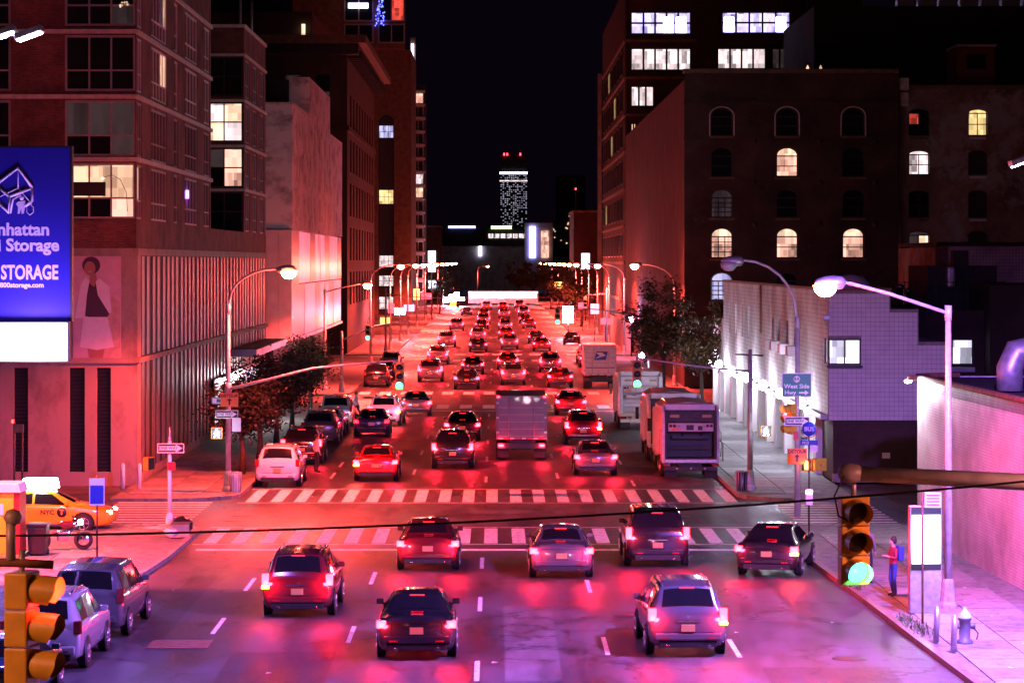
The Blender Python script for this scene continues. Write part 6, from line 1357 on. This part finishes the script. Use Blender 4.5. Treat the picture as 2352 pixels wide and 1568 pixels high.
for k, (px, Y, h, lab) in enumerate(((1010, 480, 8.5, 'far dark tree left of the site light tower'), (1190, 640, 9.0, 'far reddish tree behind the bus, centre'), (1225, 600, 9, 'far reddish tree behind the bus, right of centre'), (1265, 520, 9.0, 'far tree under the row of right lamps, left one'), (1300, 440, 8.6, 'far tree under the row of right lamps, right one'), (1335, 380, 8.2, 'far tree nearest the hoarding'))):
    tree('avenue_tree', lab, (xat(px, Y), Y, .1), h, 3.4, 'leaf_orange_lit' if k in (1, 2) else 'leaf', 2200, 60 + k, 2.8, group='trees far up the avenue', size=.3)
# lit shopfront glimpsed behind the left trees
t = thing('lit_shopfront', 'white lit shopfront behind the left street trees', 'shopfront', (AX, 150, .1)); boxpart('frame', 'frame_grey', t, AX + .135, AX + .2, 141, 172, .5, 3.2)
for k in range(8): boxpart('shop_window', 'win_office' if k % 3 else 'win_white', t, AX + .201, AX + .24, 141.4 + k * 3.8, 144.9 + k * 3.8, .7, 3.0)
lamp_light(t, (1.2, 6, 2.6), (1, .9, .92), 300, .3)
# weeds along the right kerb
wd = MB(); rnd = random.Random(5)
for cx_, cy_, n in ((10.62, 69.0, 60), (10.75, 67.6, 60), (10.8, 66.6, 40), (10.3, 76.0, 40)):
    for _ in range(n):
        x, y = cx_ + rnd.gauss(0, .12), cy_ + rnd.gauss(0, .35); a = rnd.uniform(0, 6.28); h = rnd.uniform(.08, .26); d = Vector((math.cos(a), math.sin(a), 0)) * .02; tip = (x + rnd.gauss(0, .08), y + rnd.gauss(0, .08), .13 + h)
        wd.poly([(x - d.x, y - d.y, .13), (x + d.x, y + d.y, .13), tip])
tag(wd.build('kerb_weeds', 'weed', fix=False), 'straggly green weeds along the near right kerb', 'weeds', kind='stuff')
lt = MB()
for _ in range(70):
    x, y = rnd.uniform(-11, 10), rnd.uniform(60, 170)
    if abs(x) < 5 and rnd.random() < .6: continue
    s_ = rnd.uniform(.03, .09); lt.quad((x - s_, y - s_, .012), (x + s_, y - s_ * .4, .02), (x + s_ * .8, y + s_, .013), (x - s_ * .7, y + s_, .024))
for _ in range(60):
    x, y = (rnd.uniform(10.9, 14.2), rnd.uniform(60, 90)) if rnd.random() < .55 else (rnd.uniform(-16, -11.8), rnd.uniform(66, 91)); s_ = rnd.uniform(.015, .06)
    lt.quad((x - s_, y - s_, .152), (x + s_, y - s_ * .4, .158), (x + s_ * .8, y + s_, .153), (x - s_ * .7, y + s_, .162))
tag(lt.build('road_litter', 'sign_white', fix=False), 'scraps of pale paper litter on the road and pavements', 'litter', kind='stuff')

# ================================================================== PEOPLE
def person(label, loc, rz, top, legs, hairm='hair', h=1.72, pose='stand', group='pedestrians', skinm='skin', backpack=None):
    s_ = h / 1.72; me = bpy.data.meshes.new('body')
    J = dict(pelvis=(0, 0, .96), waist=(0, .0, 1.1), chest=(0, .0, 1.32), neck=(0, -.01, 1.48), head0=(0, -.02, 1.56), head1=(0, -.02, 1.68),
             lh=(.1, 0, .92), lk=(.11, -.02, .5), la=(.11, .03, .09), lt=(.12, -.14, .045), rh=(-.1, 0, .92), rk=(-.11, -.05, .5), ra=(-.12, .05, .09), rt=(-.13, -.12, .045),
             ls=(.18, 0, 1.40), le=(.24, .04, 1.13), lw=(.23, -.06, .90), lf=(.225, -.1, .80), rs=(-.18, 0, 1.40), re=(-.25, .04, 1.13), rw=(-.24, -.06, .90), rf=(-.235, -.1, .80))
    if pose == 'phone': J.update(le=(.25, -.02, 1.14), lw=(.14, -.26, 1.2), lf=(.1, -.33, 1.24), re=(-.25, -.02, 1.14), rw=(-.12, -.27, 1.18), rf=(-.07, -.34, 1.22), head1=(0, -.07, 1.67))
    if pose == 'walk': J.update(lk=(.1, -.18, .52), la=(.1, -.24, .1), lt=(.1, -.4, .07), rk=(-.1, .05, .5), ra=(-.1, .28, .14), rt=(-.1, .16, .05))
    names = list(J); idx = {n: i for i, n in enumerate(names)}
    E = [('pelvis', 'waist'), ('waist', 'chest'), ('chest', 'neck'), ('neck', 'head0'), ('head0', 'head1'), ('pelvis', 'lh'), ('lh', 'lk'), ('lk', 'la'), ('la', 'lt'), ('pelvis', 'rh'), ('rh', 'rk'), ('rk', 'ra'), ('ra', 'rt'), ('chest', 'ls'), ('ls', 'le'), ('le', 'lw'), ('lw', 'lf'), ('chest', 'rs'), ('rs', 're'), ('re', 'rw'), ('rw', 'rf')]
    rad = dict(pelvis=(.15, .11), waist=(.135, .1), chest=(.165, .115), neck=(.055, .055), head0=(.078, .088), head1=(.075, .088), lh=(.085, .085), lk=(.058, .06), la=(.042, .045), lt=(.04, .03), ls=(.06, .06), le=(.045, .045), lw=(.032, .03), lf=(.035, .02))
    for k in list(rad):
        if k[0] == 'l': rad['r' + k[1:]] = rad[k]
    me.from_pydata([tuple(c * s_ for c in J[n]) for n in names], [(idx[a], idx[b_]) for a, b_ in E], [])
    tmp = bpy.data.objects.new('tmp', me); COL.objects.link(tmp)
    sk = tmp.modifiers.new('skin', 'SKIN'); ss = tmp.modifiers.new('sub', 'SUBSURF'); ss.levels = 2; ss.render_levels = 2
    if not me.skin_vertices: me.attributes.new('skin', 'FLOAT', 'POINT')
    for i, n in enumerate(names): sv = me.skin_vertices[0].data[i]; sv.radius = tuple(r_ * s_ for r_ in rad[n]); sv.use_root = (n == 'pelvis')
    dg = bpy.context.evaluated_depsgraph_get(); dg.update(); out = bpy.data.meshes.new_from_object(tmp.evaluated_get(dg)); bpy.data.objects.remove(tmp)
    out.materials.clear()
    for m_ in (skinm, top, legs, 'black'): out.materials.append(MATS[m_])
    for p in out.polygons:
        z = p.center.z / s_; x = abs(p.center.x) / s_; k = 1
        if z > 1.47: k = 0
        elif z < .12: k = 3
        elif z < .98 and x < .19: k = 2
        elif (x > .17 and z < .93) or (pose == 'phone' and p.center.y / s_ < -.2): k = 0
        p.material_index = k; p.use_smooth = True
    t = thing('person', label, 'person', loc, rz, group); put('body', out, t)
    MB().lathe([(0, .12), (.06, .1), (.088, .04), (.09, -.03), (.075, -.09)], c=(0, .012 * s_, 1.655 * s_), n=14).build('hair', hairm, t)
    f_ = MB(); f_.lathe([(0, -.03), (.012, -.015), (.016, .01)], c=(0, -.115, 1.60 * s_), axis='Y', n=6); f_.build('nose', skinm, t)
    if backpack: MB().box(-.15, .15, .1, .27, 1.0, 1.42).build('backpack', backpack, t, bevel=.05)
    return t
mat('cloth_red', (.30, .02, .05), .8, vary=.2); mat('cloth_blue', (.03, .05, .30), .8, vary=.2); mat('cloth_jean', (.03, .05, .22), .85, vary=.2); mat('cloth_grey', (.12, .12, .13), .8, vary=.2); mat('cloth_pale', (.6, .5, .5), .8, vary=.1); mat('cloth_black', (.015, .015, .018), .8, vary=.2)
person('person in a red top and blue jeans reading a phone beside the kiosk', (xat(2052, 74), 74, .14), R(-75), 'cloth_red', 'cloth_jean', pose='phone', h=1.64, backpack='cloth_blue')
person('person in dark clothes standing behind the right traffic signal', (xat(1990, 77), 77, .14), R(150), 'cloth_grey', 'cloth_black', h=1.75)
person('person in a pale top standing in the road beside the black SUV', (xat(727, 119), 119, 0), R(120), 'cloth_pale', 'cloth_black', h=1.7)
person('person in a pale shirt crossing near the second crossing, left', (xat(818, 158), 158, 0), R(60), 'cloth_pale', 'cloth_jean', pose='walk', h=1.7)
